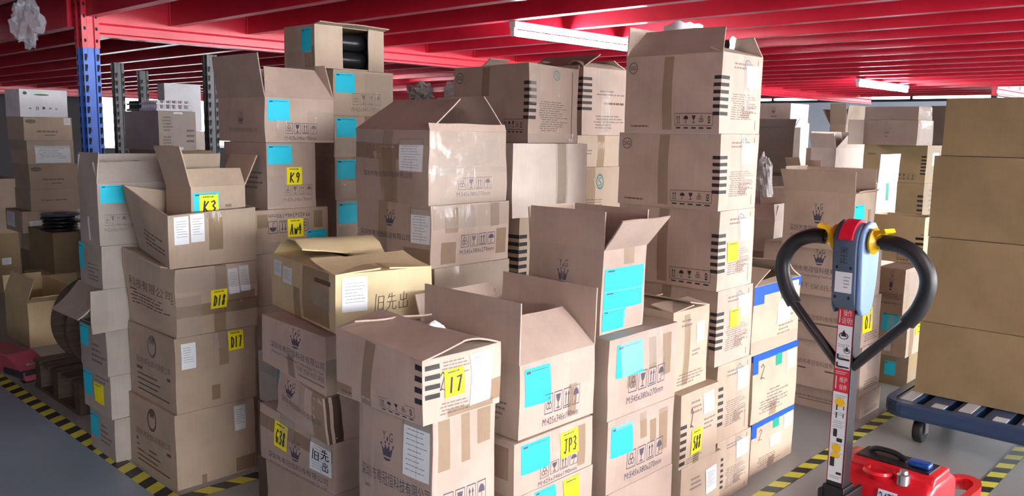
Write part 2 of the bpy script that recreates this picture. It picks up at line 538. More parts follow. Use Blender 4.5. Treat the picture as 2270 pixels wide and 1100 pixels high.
# ------------------------------------------------------------------ cartons
NG = 9
TH = 0.006
LABELS_SEEN = {}
class Carton:
    def __init__(s, near, a, b, h, z0, label, daz=0.0, col='kraft_pink', open_=None, amp=0.0042, bul=0.006, top=None, bot=None,
                 flaps=(), R=(), L=(), T=(), group=None, tilt=None, name='cardboard_box', seed=None, boxed=None):
        s.a, s.b, s.h, s.col, s.amp, s.bul = a, b, h, col, amp, bul
        s.u, s.v = axes(daz)
        c = Vector((near.x, near.y, 0)) + s.u * (a / 2) + s.v * (b / 2)
        s.root = empty(name, (c.x, c.y, z0), R_(90 - AZ - daz))
        if tilt:
            s.root.rotation_euler = (R_(tilt[0]), R_(tilt[1]), s.root.rotation_euler.z)
        s.z0, s.z1 = z0, z0 + h
        s.seed = Vector((rnd.uniform(0, 50), rnd.uniform(0, 50), rnd.uniform(0, 50)))
        s.top, s.bot = top or {}, bot or {}
        s.open = open_
        s.cache = {}
        tag(s.root, label, 'box', group)
        s.body()
        for f in flaps:
            s.flap(*f)
        for face, items in (('R', R), ('L', L), ('T', T)):
            for it in items:
                s.item(face, *it)
    # deformation of the carton as a whole: dents, bulges, sagging corners
    def D(s, p):
        fx, fy, fz = p.x / s.a + .5, p.y / s.b + .5, max(0.0, min(1.0, p.z / s.h))
        d = Vector((0, 0, 0))
        for dic, wz in ((s.bot, 1 - fz), (s.top, fz)):
            for k, o in dic.items():
                wx = (1 - fx) if k in 'NL' else fx
                wy = (1 - fy) if k in 'NR' else fy
                d += Vector(o) * (wx * wy * wz)
        q = 4 * fz * (1 - fz)
        px, py = 2 * fx - 1, 2 * fy - 1
        d.x += s.bul * px * (1 - py * py) * q
        d.y += s.bul * py * (1 - px * px) * q
        if s.amp:
            n1 = noise.noise_vector(p * 5.5 + s.seed) * s.amp
            if s.amp > 0.006:
                n1 += noise.noise_vector(p * 13.0 + s.seed) * (s.amp * .45)
            e = min(1.0, fz * 5)
            d += Vector((n1.x * (.3 + .7 * e), n1.y * (.3 + .7 * e), n1.z * e * (.5 if s.open == 'T' else 1.4 * (1 - fz))))
        return d
    def base(s, face, i, j, ins=0.0):
        """point on a wall; i, j run 0..1 left to right and upward as seen from outside"""
        x0, x1, y0, y1, z0, z1 = -s.a / 2 + ins, s.a / 2 - ins, -s.b / 2 + ins, s.b / 2 - ins, ins, s.h - ins
        if s.open == 'T' and ins: z1 = s.h
        if s.open == 'R' and ins: y0 = -s.b / 2
        if s.open == 'L' and ins: x0 = -s.a / 2
        X, Y, Z = (lambda t: x0 + (x1 - x0) * t), (lambda t: y0 + (y1 - y0) * t), (lambda t: z0 + (z1 - z0) * t)
        return Vector({'R': (X(i), y0, Z(j)), 'L': (x0, Y(1 - i), Z(j)), 'B': (X(1 - i), y1, Z(j)), 'E': (x1, Y(i), Z(j)),
                       'T': (X(i), Y(j), z1), 'D': (X(i), Y(1 - j), z0)}[face])
    def node(s, face, i, j):
        k = (face, i, j)
        if k not in s.cache:
            p = s.base(face, i / NG, j / NG)
            s.cache[k] = p + s.D(p)
        return s.cache[k]
    NRM = {'R': Vector((0, -1, 0)), 'L': Vector((-1, 0, 0)), 'T': Vector((0, 0, 1)), 'B': Vector((0, 1, 0)), 'E': Vector((1, 0, 0))}
    def fp(s, face, x, y, eps):
        x, y = max(0.0, min(1.0, x)), max(0.0, min(1.0, y))
        i, j = min(NG - 1, int(x * NG)), min(NG - 1, int(y * NG))
        fx, fy = x * NG - i, y * NG - j
        n = s.node
        p = (n(face, i, j) * (1 - fx) + n(face, i + 1, j) * fx) * (1 - fy) + (n(face, i, j + 1) * (1 - fx) + n(face, i + 1, j + 1) * fx) * fy
        return p + s.NRM[face] * eps
    def body(s):
        m = MB()
        for f in 'RLBETD':
            if f == s.open:
                continue
            m.grid([[s.node(f, i, j) for j in range(NG + 1)] for i in range(NG + 1)], flip=True)
        if s.open:
            k = 6
            def ip(f, i, j):
                p = s.base(f, i, j, TH)
                return p + s.D(p)
            for f in 'RLBETD':
                if f != s.open:
                    m.grid([[ip(f, i / k, j / k) for j in range(k + 1)] for i in range(k + 1)])
            loop = [(i / k, 0) for i in range(k)] + [(1, i / k) for i in range(k)] + [(1 - i / k, 1) for i in range(k)] + [(0, 1 - i / k) for i in range(k)]
            for (i, j), (i2, j2) in zip(loop, loop[1:] + loop[:1]):
                o1, o2 = s.fp(s.open, i, j, 0), s.fp(s.open, i2, j2, 0)
                m.quad(o1, o2, ip(s.open, i2, j2), ip(s.open, i, j))
        s.bodyo = m.build('body', s.col, s.root, smooth='all')
    def flap(s, side, ang, ln=None, warp=0.0, cut=0.0, col=None, s0=0.0, s1=1.0, on='T', twist=0.0):
        """a lid flap hinged on one edge of the opening; ang 0 = shut, 90 = in the plane of its wall, 180 = folded right out"""
        n = 8
        if on == 'T':
            w_ = s.b if side in 'LE' else s.a
            ln = ln or min(s.a, s.b) / 2
            inn = -s.NRM[side]
            out = Vector((0, 0, 1))
            edge = lambda t: s.fp(side, t, 1.0, 0.0)
            e = (s.base(side, 1, 1) - s.base(side, 0, 1)).normalized()
        else:                       # the opening is an upright wall of the carton
            out = s.NRM[on]
            inn = {'t': Vector((0, 0, -1)), 'b': Vector((0, 0, 1))}.get(side)
            if inn is None:
                e_ = (s.base(on, 1, 0) - s.base(on, 0, 0)).normalized()
                inn = e_ if side == 'l' else -e_
            edge = {'t': lambda t: s.fp(on, t, 1, 0), 'b': lambda t: s.fp(on, t, 0, 0), 'l': lambda t: s.fp(on, 0, t, 0), 'r': lambda t: s.fp(on, 1, t, 0)}[side]
            e = (edge(1) - edge(0)).normalized()
            w_ = (edge(1) - edge(0)).length
        P = []
        for i in range(n + 1):
            t = s0 + (s1 - s0) * i / n
            p0 = edge(t)
            row = []
            for j in range(6):
                f = j / 5
                A = R_(ang + warp * f * f + twist * (t - .5) * f)
                q = p0 + (inn * math.cos(A) + out * math.sin(A)) * (ln * f)
                q += e * ((.5 - t) * cut * w_ * f)
                q += (out * math.cos(A) - inn * math.sin(A)) * (noise.noise(q * 9 + s.seed) * .006 * f)
                row.append(q)
            P.append(row)
        o = slab(P, 0.005)
        ob = o.build('flap', col or s.col, s.root, smooth=True)
        return ob
    def sheet(s, face, s0, s1, t0, t1, name, material, eps, parent, rot=0.0):
        w_, h_ = (s.b if face in 'LE' else s.a), (s.b if face == 'T' else s.h)
        nx = max(2, min(10, int((s1 - s0) * w_ / .03)))
        ny = max(2, min(10, int((t1 - t0) * h_ / .03)))
        cs, ct = (s0 + s1) / 2, (t0 + t1) / 2
        ca, sa = math.cos(R_(rot)), math.sin(R_(rot))
        def P(i, j):
            dx, dy = (s0 + (s1 - s0) * i / nx - cs) * w_, (t0 + (t1 - t0) * j / ny - ct) * h_
            return s.fp(face, cs + (dx * ca - dy * sa) / w_, ct + (dx * sa + dy * ca) / h_, eps)
        m = MB()
        m.grid([[P(i, j) for j in range(ny + 1)] for i in range(nx + 1)], flip=True)
        return m.build(name, material, parent or s.root)
    def draw(s, face, s0, s1, t0, t1, data, name, material, eps, parent=None, rot=0.0):
        w_, h_ = (s.b if face in 'LE' else s.a), (s.b if face == 'T' else s.h)
        cs, ct = (s0 + s1) / 2, (t0 + t1) / 2
        ca, sa = math.cos(R_(rot)), math.sin(R_(rot))
        m = MB()
        for x, y in data[0]:
            dx, dy = (x - .5) * (s1 - s0) * w_, (y - .5) * (t1 - t0) * h_
            m.v.append(s.fp(face, cs + (dx * ca - dy * sa) / w_, ct + (dx * sa + dy * ca) / h_, eps))
        m.f = [tuple(q) for q in data[1]]
        return m.build(name, material, parent or s.root)
    def item(s, face, kind, s0, s1, t0, t1, ext=None, rot=0.0, ink=None):
        e = 0.0012
        w_ = (s.b if face == 'L' else s.a)
        asp = (s1 - s0) * w_ / max(1e-3, (t1 - t0) * s.h)
        if kind == 'cyan':
            o = s.sheet(face, s0, s1, t0, t1, 'sticker', 'paper_cyan', e, None, rot)
            tag(o, 'bright cyan paper sticker')
            g = Flat(); g.rect(.06, .86, .22, .93); g.rect(.24, .90, .9, .92)
            s.draw(face, s0, s1, t0, t1, g.data(), 'printed_header', 'ink_navy', e + .0007, o, rot)
        elif kind == 'yellow':
            o = s.sheet(face, s0, s1, t0, t1, 'note', 'paper_yellow', e + .001, None, rot)
            tag(o, 'yellow paper note')
            g = Flat(); g.put(art('ln', art_lines, 1, 3, .8), .15, .86, .88, .93)
            s.draw(face, s0, s1, t0, t1, g.data(), 'printed_header', 'ink_green', e + .0018, o, rot)
            if ext:
                g = Flat(); g.put(stroke_polys(ext, .10 if len(ext) < 3 else .085, asp * .9, .12), .14, .15, .9, .70)
                s.draw(face, s0, s1, t0, t1, g.data(), 'handwriting', 'ink_black', e + .0018, o, rot)
        elif kind in ('white', 'whitebig'):
            o = s.sheet(face, s0, s1, t0, t1, 'sticker', 'paper_white', e + .0005, None, rot)
            tag(o, 'white printed paper sticker')
            g = Flat()
            if ext == 'form':
                g.put(art('ln', art_lines, 9, 5, .18), .1, .1, .9, .85); g.rect(.52, .02, .53, .85)
            elif ext and ext != 'plain':
                g.put(text_polys(ext), .1, .3, .9, .7)
            else:
                g.put(art('ln', art_lines, 6, int(s0 * 100), .22), .1, .35, .9, .9); g.rect(.12, .27, .88, .285)
            s.draw(face, s0, s1, t0, t1, g.data(), 'printed_lines', 'ink_grey', e + .0013, o, rot)
            if kind == 'whitebig':
                g = Flat(); g.put(stroke_polys('旧', .085, .8), .08, .36, .48, .66); g.put(stroke_polys('先', .09, .8), .50, .48, .92, .78); g.put(stroke_polys('出', .09, .8), .56, .12, .90, .42)
                s.draw(face, s0, s1, t0, t1, g.data(), 'handwriting', 'ink_black', e + .002, o, rot)
            if ext == 'form':
                s.sheet(face, s0 - .005, s1 + .005, t1 - (t1 - t0) * .17, t1 + .01, 'header_strip', 'packing_tape', e + .0012, o, rot)
        elif kind == 'tape':
            tag(s.sheet(face, s0, s1, t0, t1, 'tape', 'packing_tape', .0007, None, rot), 'glossy brown packing tape')
        elif kind == 'clear':
            tag(s.sheet(face, s0, s1, t0, t1, 'tape', 'clear_tape', .0026, None, rot), 'glossy clear tape')
        elif kind == 'darktape':
            tag(s.sheet(face, s0, s1, t0, t1, 'tape', 'dark_tape', .0009, None, rot), 'dark brown tape')
        elif kind == 'green':
            s.sheet(face, s0, s1, t0, t1, 'tape', 'tape_green', e, None, rot)
        elif kind == 'blue':
            s.sheet(face, s0, s1, t0, t1, 'tape', 'tape_blue', e, None, rot)
        elif kind == 'yg':
            s.draw(face, s0, s1, t0, t1, art('yg', art_yg), 'printed_logo', ink or 'ink_navy', .001, None, rot)
        elif kind == 'ygtext':
            s.draw(face, s0, s1, t0, t1, text_polys(ext or YG_TXT), 'printed_text', ink or 'ink_navy', .001, None, rot)
        elif kind == 'crown':
            s.draw(face, s0, s1, t0, t1, art('crown', art_crown), 'printed_logo', ink or 'ink_navy', .001, None, rot)
        elif kind == 'crest':
            s.draw(face, s0, s1, t0, t1, art('crest', art_crest), 'printed_logo', ink or 'ink_brown', .001, None, rot)
        elif kind == 'care':
            s.draw(face, s0, s1, t0, t1, art('care', art_care, ext or 'M:425x346x190mm'), 'handling_symbols', ink or 'ink_navy', .001, None, rot)
        elif kind == 'care5':
            s.draw(face, s0, s1, t0, t1, art('care5', art_care5), 'handling_symbols', ink or 'ink_black', .001, None, rot)
        elif kind == 'lines':
            s.draw(face, s0, s1, t0, t1, art('ln', art_lines, ext or 5, int(s0 * 50), .4), 'printed_lines', ink or 'ink_soft', .001, None, rot)
        elif kind == 'sig':
            s.draw(face, s0, s1, t0, t1, art('sig', art_sig), 'printed_logo', ink or 'ink_black', .001, None, rot)
        elif kind == 'qs':
            s.draw(face, s0, s1, t0, t1, art('qs', art_qs), 'printed_logo', 'ink_teal', .001, None, rot)
        elif kind == 'hand':
            s.draw(face, s0, s1, t0, t1, stroke_polys(ext, .04, asp, .1), 'handwriting', ink or 'ink_black', .0016, None, rot)
        elif kind == 'bar':
            g = Flat(); g.rect(0, 0, 1, 1)
            s.draw(face, s0, s1, t0, t1, g.data(), 'printed_line', ink or 'ink_soft', .001, None, rot)
        elif kind == 'stripes':
            g = Flat()
            n = ext or 6
            for i in range(n):
                g.rect(0, (i + .25) / n, 1, (i + .75) / n)
            s.draw(face, s0, s1, t0, t1, g.data(), 'stripe_marking', ink or 'ink_black', .001, None, rot)
        elif kind == 'ellipse':
            g = Flat(); g.disc(.5, .5, .5, .5, 20)
            s.draw(face, s0, s1, t0, t1, g.data(), 'printed_logo', ink or 'ink_soft', .001, None, rot)
def slab(P, th):
    n, k = len(P), len(P[0])
    A, B = [], []
    for i in range(n):
        ra, rb = [], []
        for j in range(k):
            du = P[min(i + 1, n - 1)][j] - P[max(i - 1, 0)][j]
            dv = P[i][min(j + 1, k - 1)] - P[i][max(j - 1, 0)]
            nn = du.cross(dv)
            nn = nn.normalized() * (th / 2) if nn.length > 1e-9 else Vector((0, 0, th / 2))
            ra.append(P[i][j] + nn)
            rb.append(P[i][j] - nn)
        A.append(ra)
        B.append(rb)
    m = MB()
    m.grid(A)
    m.grid(B, flip=True)
    def strip(pa, pb):
        for q in range(len(pa) - 1):
            m.quad(pa[q], pa[q + 1], pb[q + 1], pb[q])
    strip([r[0] for r in A], [r[0] for r in B])
    strip([r[-1] for r in B], [r[-1] for r in A])
    strip(B[0], A[0])
    strip(A[-1], B[-1])
    return m
class Stack:
    """cartons standing on one another; each is measured by the picture column of its near corner,
    its top there, and its extents, all turned into metres on the plane v = const"""
    def __init__(s, v, z=0.0, gap=0.0015):
        s.v, s.z, s.gap = v, z, gap
        s.boxes = []
    def box(s, x, yt, label, xl=None, xr=None, a=None, b=None, v=None, daz=0.0, h=None, z0=None, **kw):
        vv = s.v if v is None else v
        z0 = s.z if z0 is None else z0
        if h is None:
            h = on_v(x, yt, vv).z - z0
        zm = z0 + h / 2
        p0 = uv(0, vv, zm)
        near = p0 + U * reach(p0, U, x)
        uu, v2 = axes(daz)
        if a is None:
            a = reach(near, uu, xr)
        if b is None:
            b = reach(near, v2, xl)
        c = Carton(near, a, b, h, z0, label, daz=daz, **kw)
        s.boxes.append(c)
        s.z = z0 + h + s.gap
        c.near = near
        print('BOX %-60s a=%.2f b=%.2f h=%.2f z0=%.2f u=%.2f v=%.2f' % (label[:60], a, b, h, z0, near.dot(U), vv))
        return c
    def under(s, x, top, n, label, a, b, v=None, group=None, col='kraft_pink', **kw):
        """plain cartons carrying the stack, floor to z = top"""
        for i in range(n):
            c = s.box(x, 0, label[i] if isinstance(label, list) else label, a=a, b=b, v=v, h=(top - s.gap * n) / n, col=col, group=group, **kw)
# ------------------------------------------------------------------ floor, walls
def uvM(z=0.0):                         # matrix of the (u, v, z) grid
    return Matrix(((U.x, V.x, 0, 0), (U.y, V.y, 0, 0), (0, 0, 1, z), (0, 0, 0, 1)))
GM = uvM()
def struct(o):
    o['kind'] = 'structure'
    return o
m = MB(); m.box(-16, 30, -16, 30, -0.12, 0.0, GM); struct(m.build('floor', 'floor_epoxy'))
# painted walkway left of the marking tape
m = MB(); m.box(-16, 1.355, -3.0, 14, 0.0002, 0.0012, GM); struct(m.build('floor_walkway', 'floor_walkway_blue'))
def tape_line(k, u0, v0, u1, v1, wd=0.055):
    p, q = uv(u0, v0), uv(u1, v1)
    d = q - p
    m = MB(); m.box(0, d.length, -wd / 2, wd / 2, 0.0013, 0.0022)
    o = struct(m.build('trim_%d' % k, 'hazard_tape'))
    o.location = p
    o.rotation_euler = (0, 0, math.atan2(d.y, d.x))
tape_line(1, 1.385, 3.16, 1.385, 9.5, 0.07)
tape_line(2, 1.35, 3.165, 3.3, 3.165, 0.07)
tape_line(3, 1.38, 1.515, 9.0, 1.515, 0.06)
tape_line(4, 3.2, 0.87, 9.0, 0.87, 0.06)
tape_line(5, 1.385, 1.5, 1.385, 3.12, 0.06)
m = MB(); m.box(-16, 30, 26, 26.2, 0, 6, GM); struct(m.build('wall_back', 'wall_dark'))
m = MB(); m.box(24, 24.2, -10, 26, 0, 2.45, GM); m.box(24, 24.2, -10, 26, 4.0, 6, GM); struct(m.build('wall_right', 'wall_paint'))
for k in range(9):
    v0 = -10 + 4 * k
    wroot = struct(empty('window_%d' % (k + 1), uv(24.1, v0 + 2, 2.45), YAW))
    f = MB()
    for a_, b_ in ((-2, -1.93), (-0.035, 0.035), (1.93, 2)):
        f.box(-.09, .09, a_, b_, 0, 1.55)
    f.box(-.09, .09, -2, 2, 0, .07); f.box(-.09, .09, -2, 2, 1.48, 1.55)
    f.build('window_frame', 'steel_dark', wroot)
    for a_, b_ in ((-1.93, -.035), (.035, 1.93)):
        g = MB(); g.box(.02, .03, a_, b_, .07, 1.48); g.build('pane', 'daylight_pane', wroot)
wroot = struct(empty('window_10', uv(11.6, 25.9, .8), YAW))
f = MB()
for a_, b_ in ((-2.2, -2.1), (-.75, -.68), (.68, .75), (2.1, 2.2)):
    f.box(a_, b_, -.08, .08, 0, 2.4)
f.box(-2.2, 2.2, -.08, .08, 0, .08); f.box(-2.2, 2.2, -.08, .08, 2.32, 2.4)
f.build('window_frame', 'steel_light', wroot)
for a_, b_ in ((-2.1, -.75), (-.68, .68), (.75, 2.1)):
    g = MB(); g.box(a_, b_, .02, .03, .08, 2.32); g.build('pane', 'daylight_pane', wroot)
# unseen window wall assumed behind and right of the camera, added to light cartons
wf = MB()
wf.box(-12, 20, -9.7, -9.5, 0, .9, GM); wf.box(-12, 20, -9.7, -9.5, 3.5, 6, GM); wf.box(-12, -3.8, -9.7, -9.5, .9, 3.5, GM)
for k in range(2, 12):
    wf.box(-9.0 + k * 2.6 - .15, -9.0 + k * 2.6 + .15, -9.7, -9.5, .9, 3.5, GM)
struct(wf.build('wall_front_assumed', 'wall_paint'))  # unseen wall, assumed along with its windows
for k in range(2, 11):
    wroot = struct(empty('window_%d' % (k + 9), uv(-7.7 + 2.6 * k, -9.6, .9), YAW))  # windows in this wall are assumed, added for their daylight
    f = MB()
    for a_, b_ in ((-1.15, -1.09), (-.03, .03), (1.09, 1.15)):
        f.box(a_, b_, -.06, .06, 0, 2.6)
    f.box(-1.15, 1.15, -.06, .06, 0, .06); f.box(-1.15, 1.15, -.06, .06, 2.54, 2.6)
    f.build('window_frame', 'steel_light', wroot)
    for a_, b_ in ((-1.09, -.03), (.03, 1.09)):
        g = MB(); g.quad(Vector((b_, 0, .06)), Vector((a_, 0, .06)), Vector((a_, 0, 2.54)), Vector((b_, 0, 2.54))); g.build('pane', 'assumed_window_light', wroot)
# ------------------------------------------------------------------ mezzanine overhead
ZG, ZJ, ZD = 2.14, 2.265, 2.47
ceil = struct(empty('ceiling', uv(6, 3, ZD)))
ceil.rotation_euler = (0, 0, YAW)
def cbox(mb, u0, u1, v0, v1, z0, z1):
    mb.box(u0 - 6, u1 - 6, v0 - 3, v1 - 3, z0 - ZD, z1 - ZD)
# deck boards: long panels with open joints
pw = 1.22
bu = -3.0
while bu < 17.5:
    v_lo = -7.0 if bu < 13.6 else 3.6
    for v0, v1 in ((v_lo, 6.58), (6.62, 13.3), (13.33, 20.5)):
        d = MB(); cbox(d, bu, bu + pw - .014, v0, v1, ZD, ZD + .03)
        d.build('deck_board', 'deck_board', ceil)
    bu += pw
def cprof(mb, u0, v0, v1, z0, z1, fl, t=.008, lip=.022):     # C section running along v, open towards +u
    pts = [(0, z0), (fl, z0), (fl, z0 + lip), (fl - t, z0 + lip), (fl - t, z0 + t), (t, z0 + t), (t, z1 - t), (fl, z1 - t), (fl, z1), (0, z1)]
    mb.prism(pts, lambda x, y, z: Vector((u0 + x - 6, z - 3, y - ZD)), v0, v1)
ju = -2.9
while ju < 17.4:
    v_lo = -7.0 if ju < 14.2 else 3.6
    jm = MB()
    cprof(jm, ju, v_lo, 6.54, ZJ, ZD - .001, .075)
    jm.build('joist', 'paint_red', ceil)
    jm = MB()
    cprof(jm, ju, 6.66, 20.4, ZJ, ZD - .001, .075)
    jm.build('joist', 'paint_red', ceil)
    ju += .655
def girder(v_, u0, u1, z0, z1, wd=.10):
    g = MB()
    t = .012
    w2 = wd / 2
    pts = [(-w2, z0), (w2, z0), (w2, z0 + .018), (w2 * .7, z0 + .03), (w2 * .7, z0 + .085), (w2 * .86, z0 + .1), (w2 * .86, z1 - .1), (w2, z1 - .085), (w2, z1),
           (-w2, z1), (-w2, z1 - .085), (-w2 * .86, z1 - .1), (-w2 * .86, z0 + .1), (-w2 * .7, z0 + .085), (-w2 * .7, z0 + .03), (-w2, z0 + .018)]
    g.prism(pts, lambda x, y, z: Vector((z - 6, v_ + x - 3, y - ZD)), u0, u1)
    g.build('girder', 'paint_red', ceil)
    # angle cleats where joists meet the girder
    ju = -2.9
    while ju < u1:
        if ju > u0:
            c_ = MB(); cbox(c_, ju - .012, ju, v_ - w2 - .012, v_ - w2 - .001, ZJ + .0, ZD - .03); c_.build('joist_cleat', 'paint_red', ceil)
        ju += .655
girder(6.6, 2.42, 17.4, ZG, ZD - .002)
girder(3.55, 14.2, 17.4, ZG, ZD - .002)
girder(20.45, -3, 17.4, ZG - .02, ZD - .002)
girder(-7.05, -3, 14.2, ZG, ZD - .002)
g = MB()
g.box(2.28 - 6, 2.36 - 6, 6.66 - 3, 20.4 - 3, ZG + .06 - ZD, ZD - .002 - ZD)
g.build('edge_beam', 'paint_red', ceil)
# ------------------------------------------------------------------ rack columns
def column(u_, v_, label, z1=2.44, wu=.10, wv=.12, paint='paint_blue', sleeve=True, cat='column', group=None):
    r = empty('steel_column', uv(u_, v_, 0), YAW)
    tag(r, label, cat, group)
    zs = z1 - .40 if sleeve else z1
    m = MB()
    def prof(k):
        a_, b_ = wu / 2 * k, wv / 2 * k
        return [(-a_, -b_), (-a_ * .45, -b_), (-a_ * .35, -b_ * .86), (a_ * .35, -b_ * .86), (a_ * .45, -b_), (a_, -b_), (a_, b_), (-a_, b_),
                (-a_, b_ * .45), (-a_ * .8, b_ * .35), (-a_ * .8, -b_ * .35), (-a_, -b_ * .45)]
    m.prism(prof(1), lambda x, y, z: Vector((x, y, z)), 0.006, zs)
    m.build('upright', paint, r)
    fp = MB(); fp.box(-wu * .9, wu * .9, -wv * .9, wv * .9, 0, .006); fp.build('foot_plate', 'steel_dark', r)
    sl = MB()
    z = .1
    k = 0
    while z < zs - .06:
        for face in ('R1', 'R2', 'L1', 'L2'):
            pts = [(-.008, -.022), (.004, -.022), (.012, .006), (.012, .026), (-.008, .026)]
            for side in (0,):
                if face[0] == 'R':
                    cx = (-.72 if face == 'R1' else .72) * wu / 2
                    sl.poly([Vector((cx + px, -wv / 2 - .0006, z + pz)) for px, pz in pts])
                else:
                    cy = (-.72 if face == 'L1' else .72) * wv / 2
                    sl.poly([Vector((-wu / 2 - .0006, cy - px, z + pz)) for px, pz in pts])
        z += .075
    sl.build('slots', 'black_slot', r)
    if sleeve:
        m = MB()
        m.prism([(x * 1.06, y * 1.06) for x, y in prof(1)], lambda x, y, z: Vector((x, y, z)), zs, z1 + .02)
        m.build('sleeve', 'paint_red', r)
        bl = MB()
        for i in range(4):
            for cx in (-.7, .7):
                z = zs + .05 + i * .085
                bl.poly([Vector((cx * wu / 2 + .009 * math.cos(q * .785), -wv / 2 * 1.06 - .0008, z + .014 * math.sin(q * .785))) for q in range(8)])
                bl.poly([Vector((-wu / 2 * 1.06 - .0008, -cx * wv / 2 - .009 * math.cos(q * .785), z + .014 * math.sin(q * .785))) for q in range(8)])
        bl.build('bolt_holes', 'black_slot', r)
    return r
column(2.36, 6.52, 'blue slotted steel column with red top sleeve on the left', z1=2.445, wu=.115, wv=.135)
for x, y, v_, lb in ((265, 250, 8.6, 'dark slotted rack post behind the blue column'), (320, 250, 9.6, 'dark short rack post behind the bubble-wrapped carton'), (470, 300, 6.9, 'black slotted rack post against the bright window light')):
    p = on_v(x, y, v_)
    column(p.dot(U), v_, lb, z1=2.1, wu=.09, wv=.09, paint='steel_dark', sleeve=False, cat='post')
# ------------------------------------------------------------------ tube lamps under the joists
def lamp(u0, v0, ln, label, z=2.185):
    r = empty('tube_lamp', uv(u0 + ln / 2, v0, z), YAW)
    tag(r, label, 'lamp', 'tube lamps under the mezzanine')
    h = MB(); h.box(-ln / 2, ln / 2, -.03, .03, .035, .0795); h.build('housing', 'carton_white', r, bevel=.006)
    t = MB(); t.tube([Vector((-ln / 2 + .03, 0, 0)), Vector((ln / 2 - .03, 0, 0))], .022, 8); t.build('tube', 'tube_light', r, smooth=True)
    for s_ in (-1, 1):
        e = MB(); e.box(s_ * ln / 2 - .03 if s_ > 0 else -ln / 2, s_ * ln / 2 if s_ > 0 else -ln / 2 + .03, -.02, .02, -.024, .035); e.build('end_cap', 'carton_white', r, bevel=.004)
    return r
lamp(4.36, 4.17, 1.62, 'glowing tube lamp left of the tallest carton tower')
lamp(11.4, 4.5, 1.9, 'glowing tube lamp far off at the upper right')
for i, (u_, v_) in enumerate(((-1.6, .4), (2.6, -3.2), (1.6, -.8), (4.2, -3.2), (6.0, -3.2), (12.0, -3.2), (8.2, -3.2), (10.2, -3.2), (0.5, 16), (9, 14.5), (7, 11.0))):  # unseen lamps, assumed and added for their light
    lamp(u_, v_, 1.5, 'assumed tube lamp above the aisle out of the picture, %s' % ('over the photographer', 'first of the far row', 'nearest the pallet truck', 'second of the far row', 'third of the far row', 'sixth of the far row', 'fourth of the far row', 'fifth of the far row')[i] if i < 8 else 'assumed tube lamp over the far aisle behind the cartons, %s' % ('left one', 'right one', 'middle one')[i - 8])
# ------------------------------------------------------------------ carton stacks of the left zone
ZB = lambda x, y, v: on_v(x, y, v).z
LT = 'cartons of the left towers'
# narrow tower at the left edge of the zone
S1 = Stack(3.72)
k1 = dict(a=.40, col='kraft_grey', group=LT)
S1.box(256, 931, 'lowest grey-brown carton of the narrow left tower, dark side with blue sticker', xl=202, L=[('cyan', .04, .40, .35, .88), ('lines', .45, .9, .3, .8, 4)], R=[('lines', .35, .5, .55, .8, 3)], **k1)
S1.box(246, 836, 'second carton up in the narrow left tower, small yellow note and blue sticker', xl=186, L=[('cyan', .02, .38, .3, .88), ('yellow', .46, .80, .25, .72), ('lines', .5, .95, .75, .95, 2)], R=[('lines', .35, .5, .4, .8, 3)], **k1)
S1.box(237, 737, 'third carton up in the narrow left tower with blue sticker at its corner', xl=178, L=[('cyan', .03, .38, .5, .97), ('lines', .45, .95, .2, .7, 4)], R=[('lines', .35, .5, .2, .7, 4)], **k1)
c = S1.box(238, 642, 'carton of the narrow left tower lying on its side with hanging open flap', xl=178, open_='L', **k1)
c.flap('t', 40, .17, warp=6, on='L')
c.flap('r', 95, .07, on='L')
S1.box(226, 547, 'carton with blue sticker and shiny tape second from top of narrow left tower', xl=177, L=[('cyan', .02, .28, .35, .97), ('clear', .3, .95, .55, .95, None, -25), ('lines', .4, .9, .15, .6, 5)], R=[('lines', .28, .42, .4, .75, 3)], **k1)
S1.box(219, 407, 'open grey carton with cyan sticker on top of the narrow left tower', xl=176, a=.40, col='kraft_grey', group=LT, open_='T',
       flaps=[('L', 84, .13), ('R', 62, .10), ('B', 80, .12), ('E', 70, .12)],
       R=[('cyan', .03, .27, .68, .97), ('care', .06, .28, .22, .5, 'M:425x346x190mm', 0, 'ink_soft'), ('clear', 0, .35, 0, .35)], L=[('bar', .48, .56, .06, .45, None, 0, 'paper_white')])
# main left tower
S2 = Stack(3.25)
k2 = dict(col='kraft_tan', group=LT)
S2.box(391, 922, 'large floor carton of the left tower with brown crest print and white slip', xl=290, xr=565, L=[('crest', .12, .94, .08, .95)], R=[('white', .73, .88, .60, .94), ('tape', .74, .99, .02, .22), ('tape', .30, .36, 0, .12)], **k2)
S2.box(390, 752, 'carton with yellow D17 note and a white slip in the left tower', b=.45, xr=567, L=[('crest', .12, .94, .08, .95), ('clear', .40, .56, .55, .98)], R=[('white', .07, .24, .58, .92), ('yellow', .64, .84, .72, .98, 'D17'), ('tape', .52, .64, .55, 1), ('tape', .42, .52, .1, .3), ('clear', .45, .62, .78, 1)], **k2)
c = S2.box(388, 597, 'crumpled taped carton with yellow D18 note in the left tower', b=.45, xr=569, amp=.010, bul=.010, top={'L': (-.02, .0, .045), 'N': (.005, 0, -.005)},
       L=[('ygtext', .1, .95, .52, .66, '科技有限公司', 0, 'ink_brown'), ('lines', .1, .9, .3, .48, 4, 0, 'ink_brown'), ('clear', .05, .75, .66, .96), ('bar', .1, .95, .48, .5, None, 0, 'ink_brown')],
       R=[('white', .62, .755, .55, .93, None, 2), ('white', .77, .90, .57, .95, None, 2), ('yellow', .41, .60, .36, .64, 'D18'), ('tape', 0, 1, .28, .46), ('tape', .46, .60, .0, 1), ('clear', .02, .98, .66, .98), ('tape', .62, .96, .44, .58), ('clear', 0, .3, 0, .6)], **k2)
c.flap('L', 165, .05, s0=.55, s1=.95)
zd = S2.z
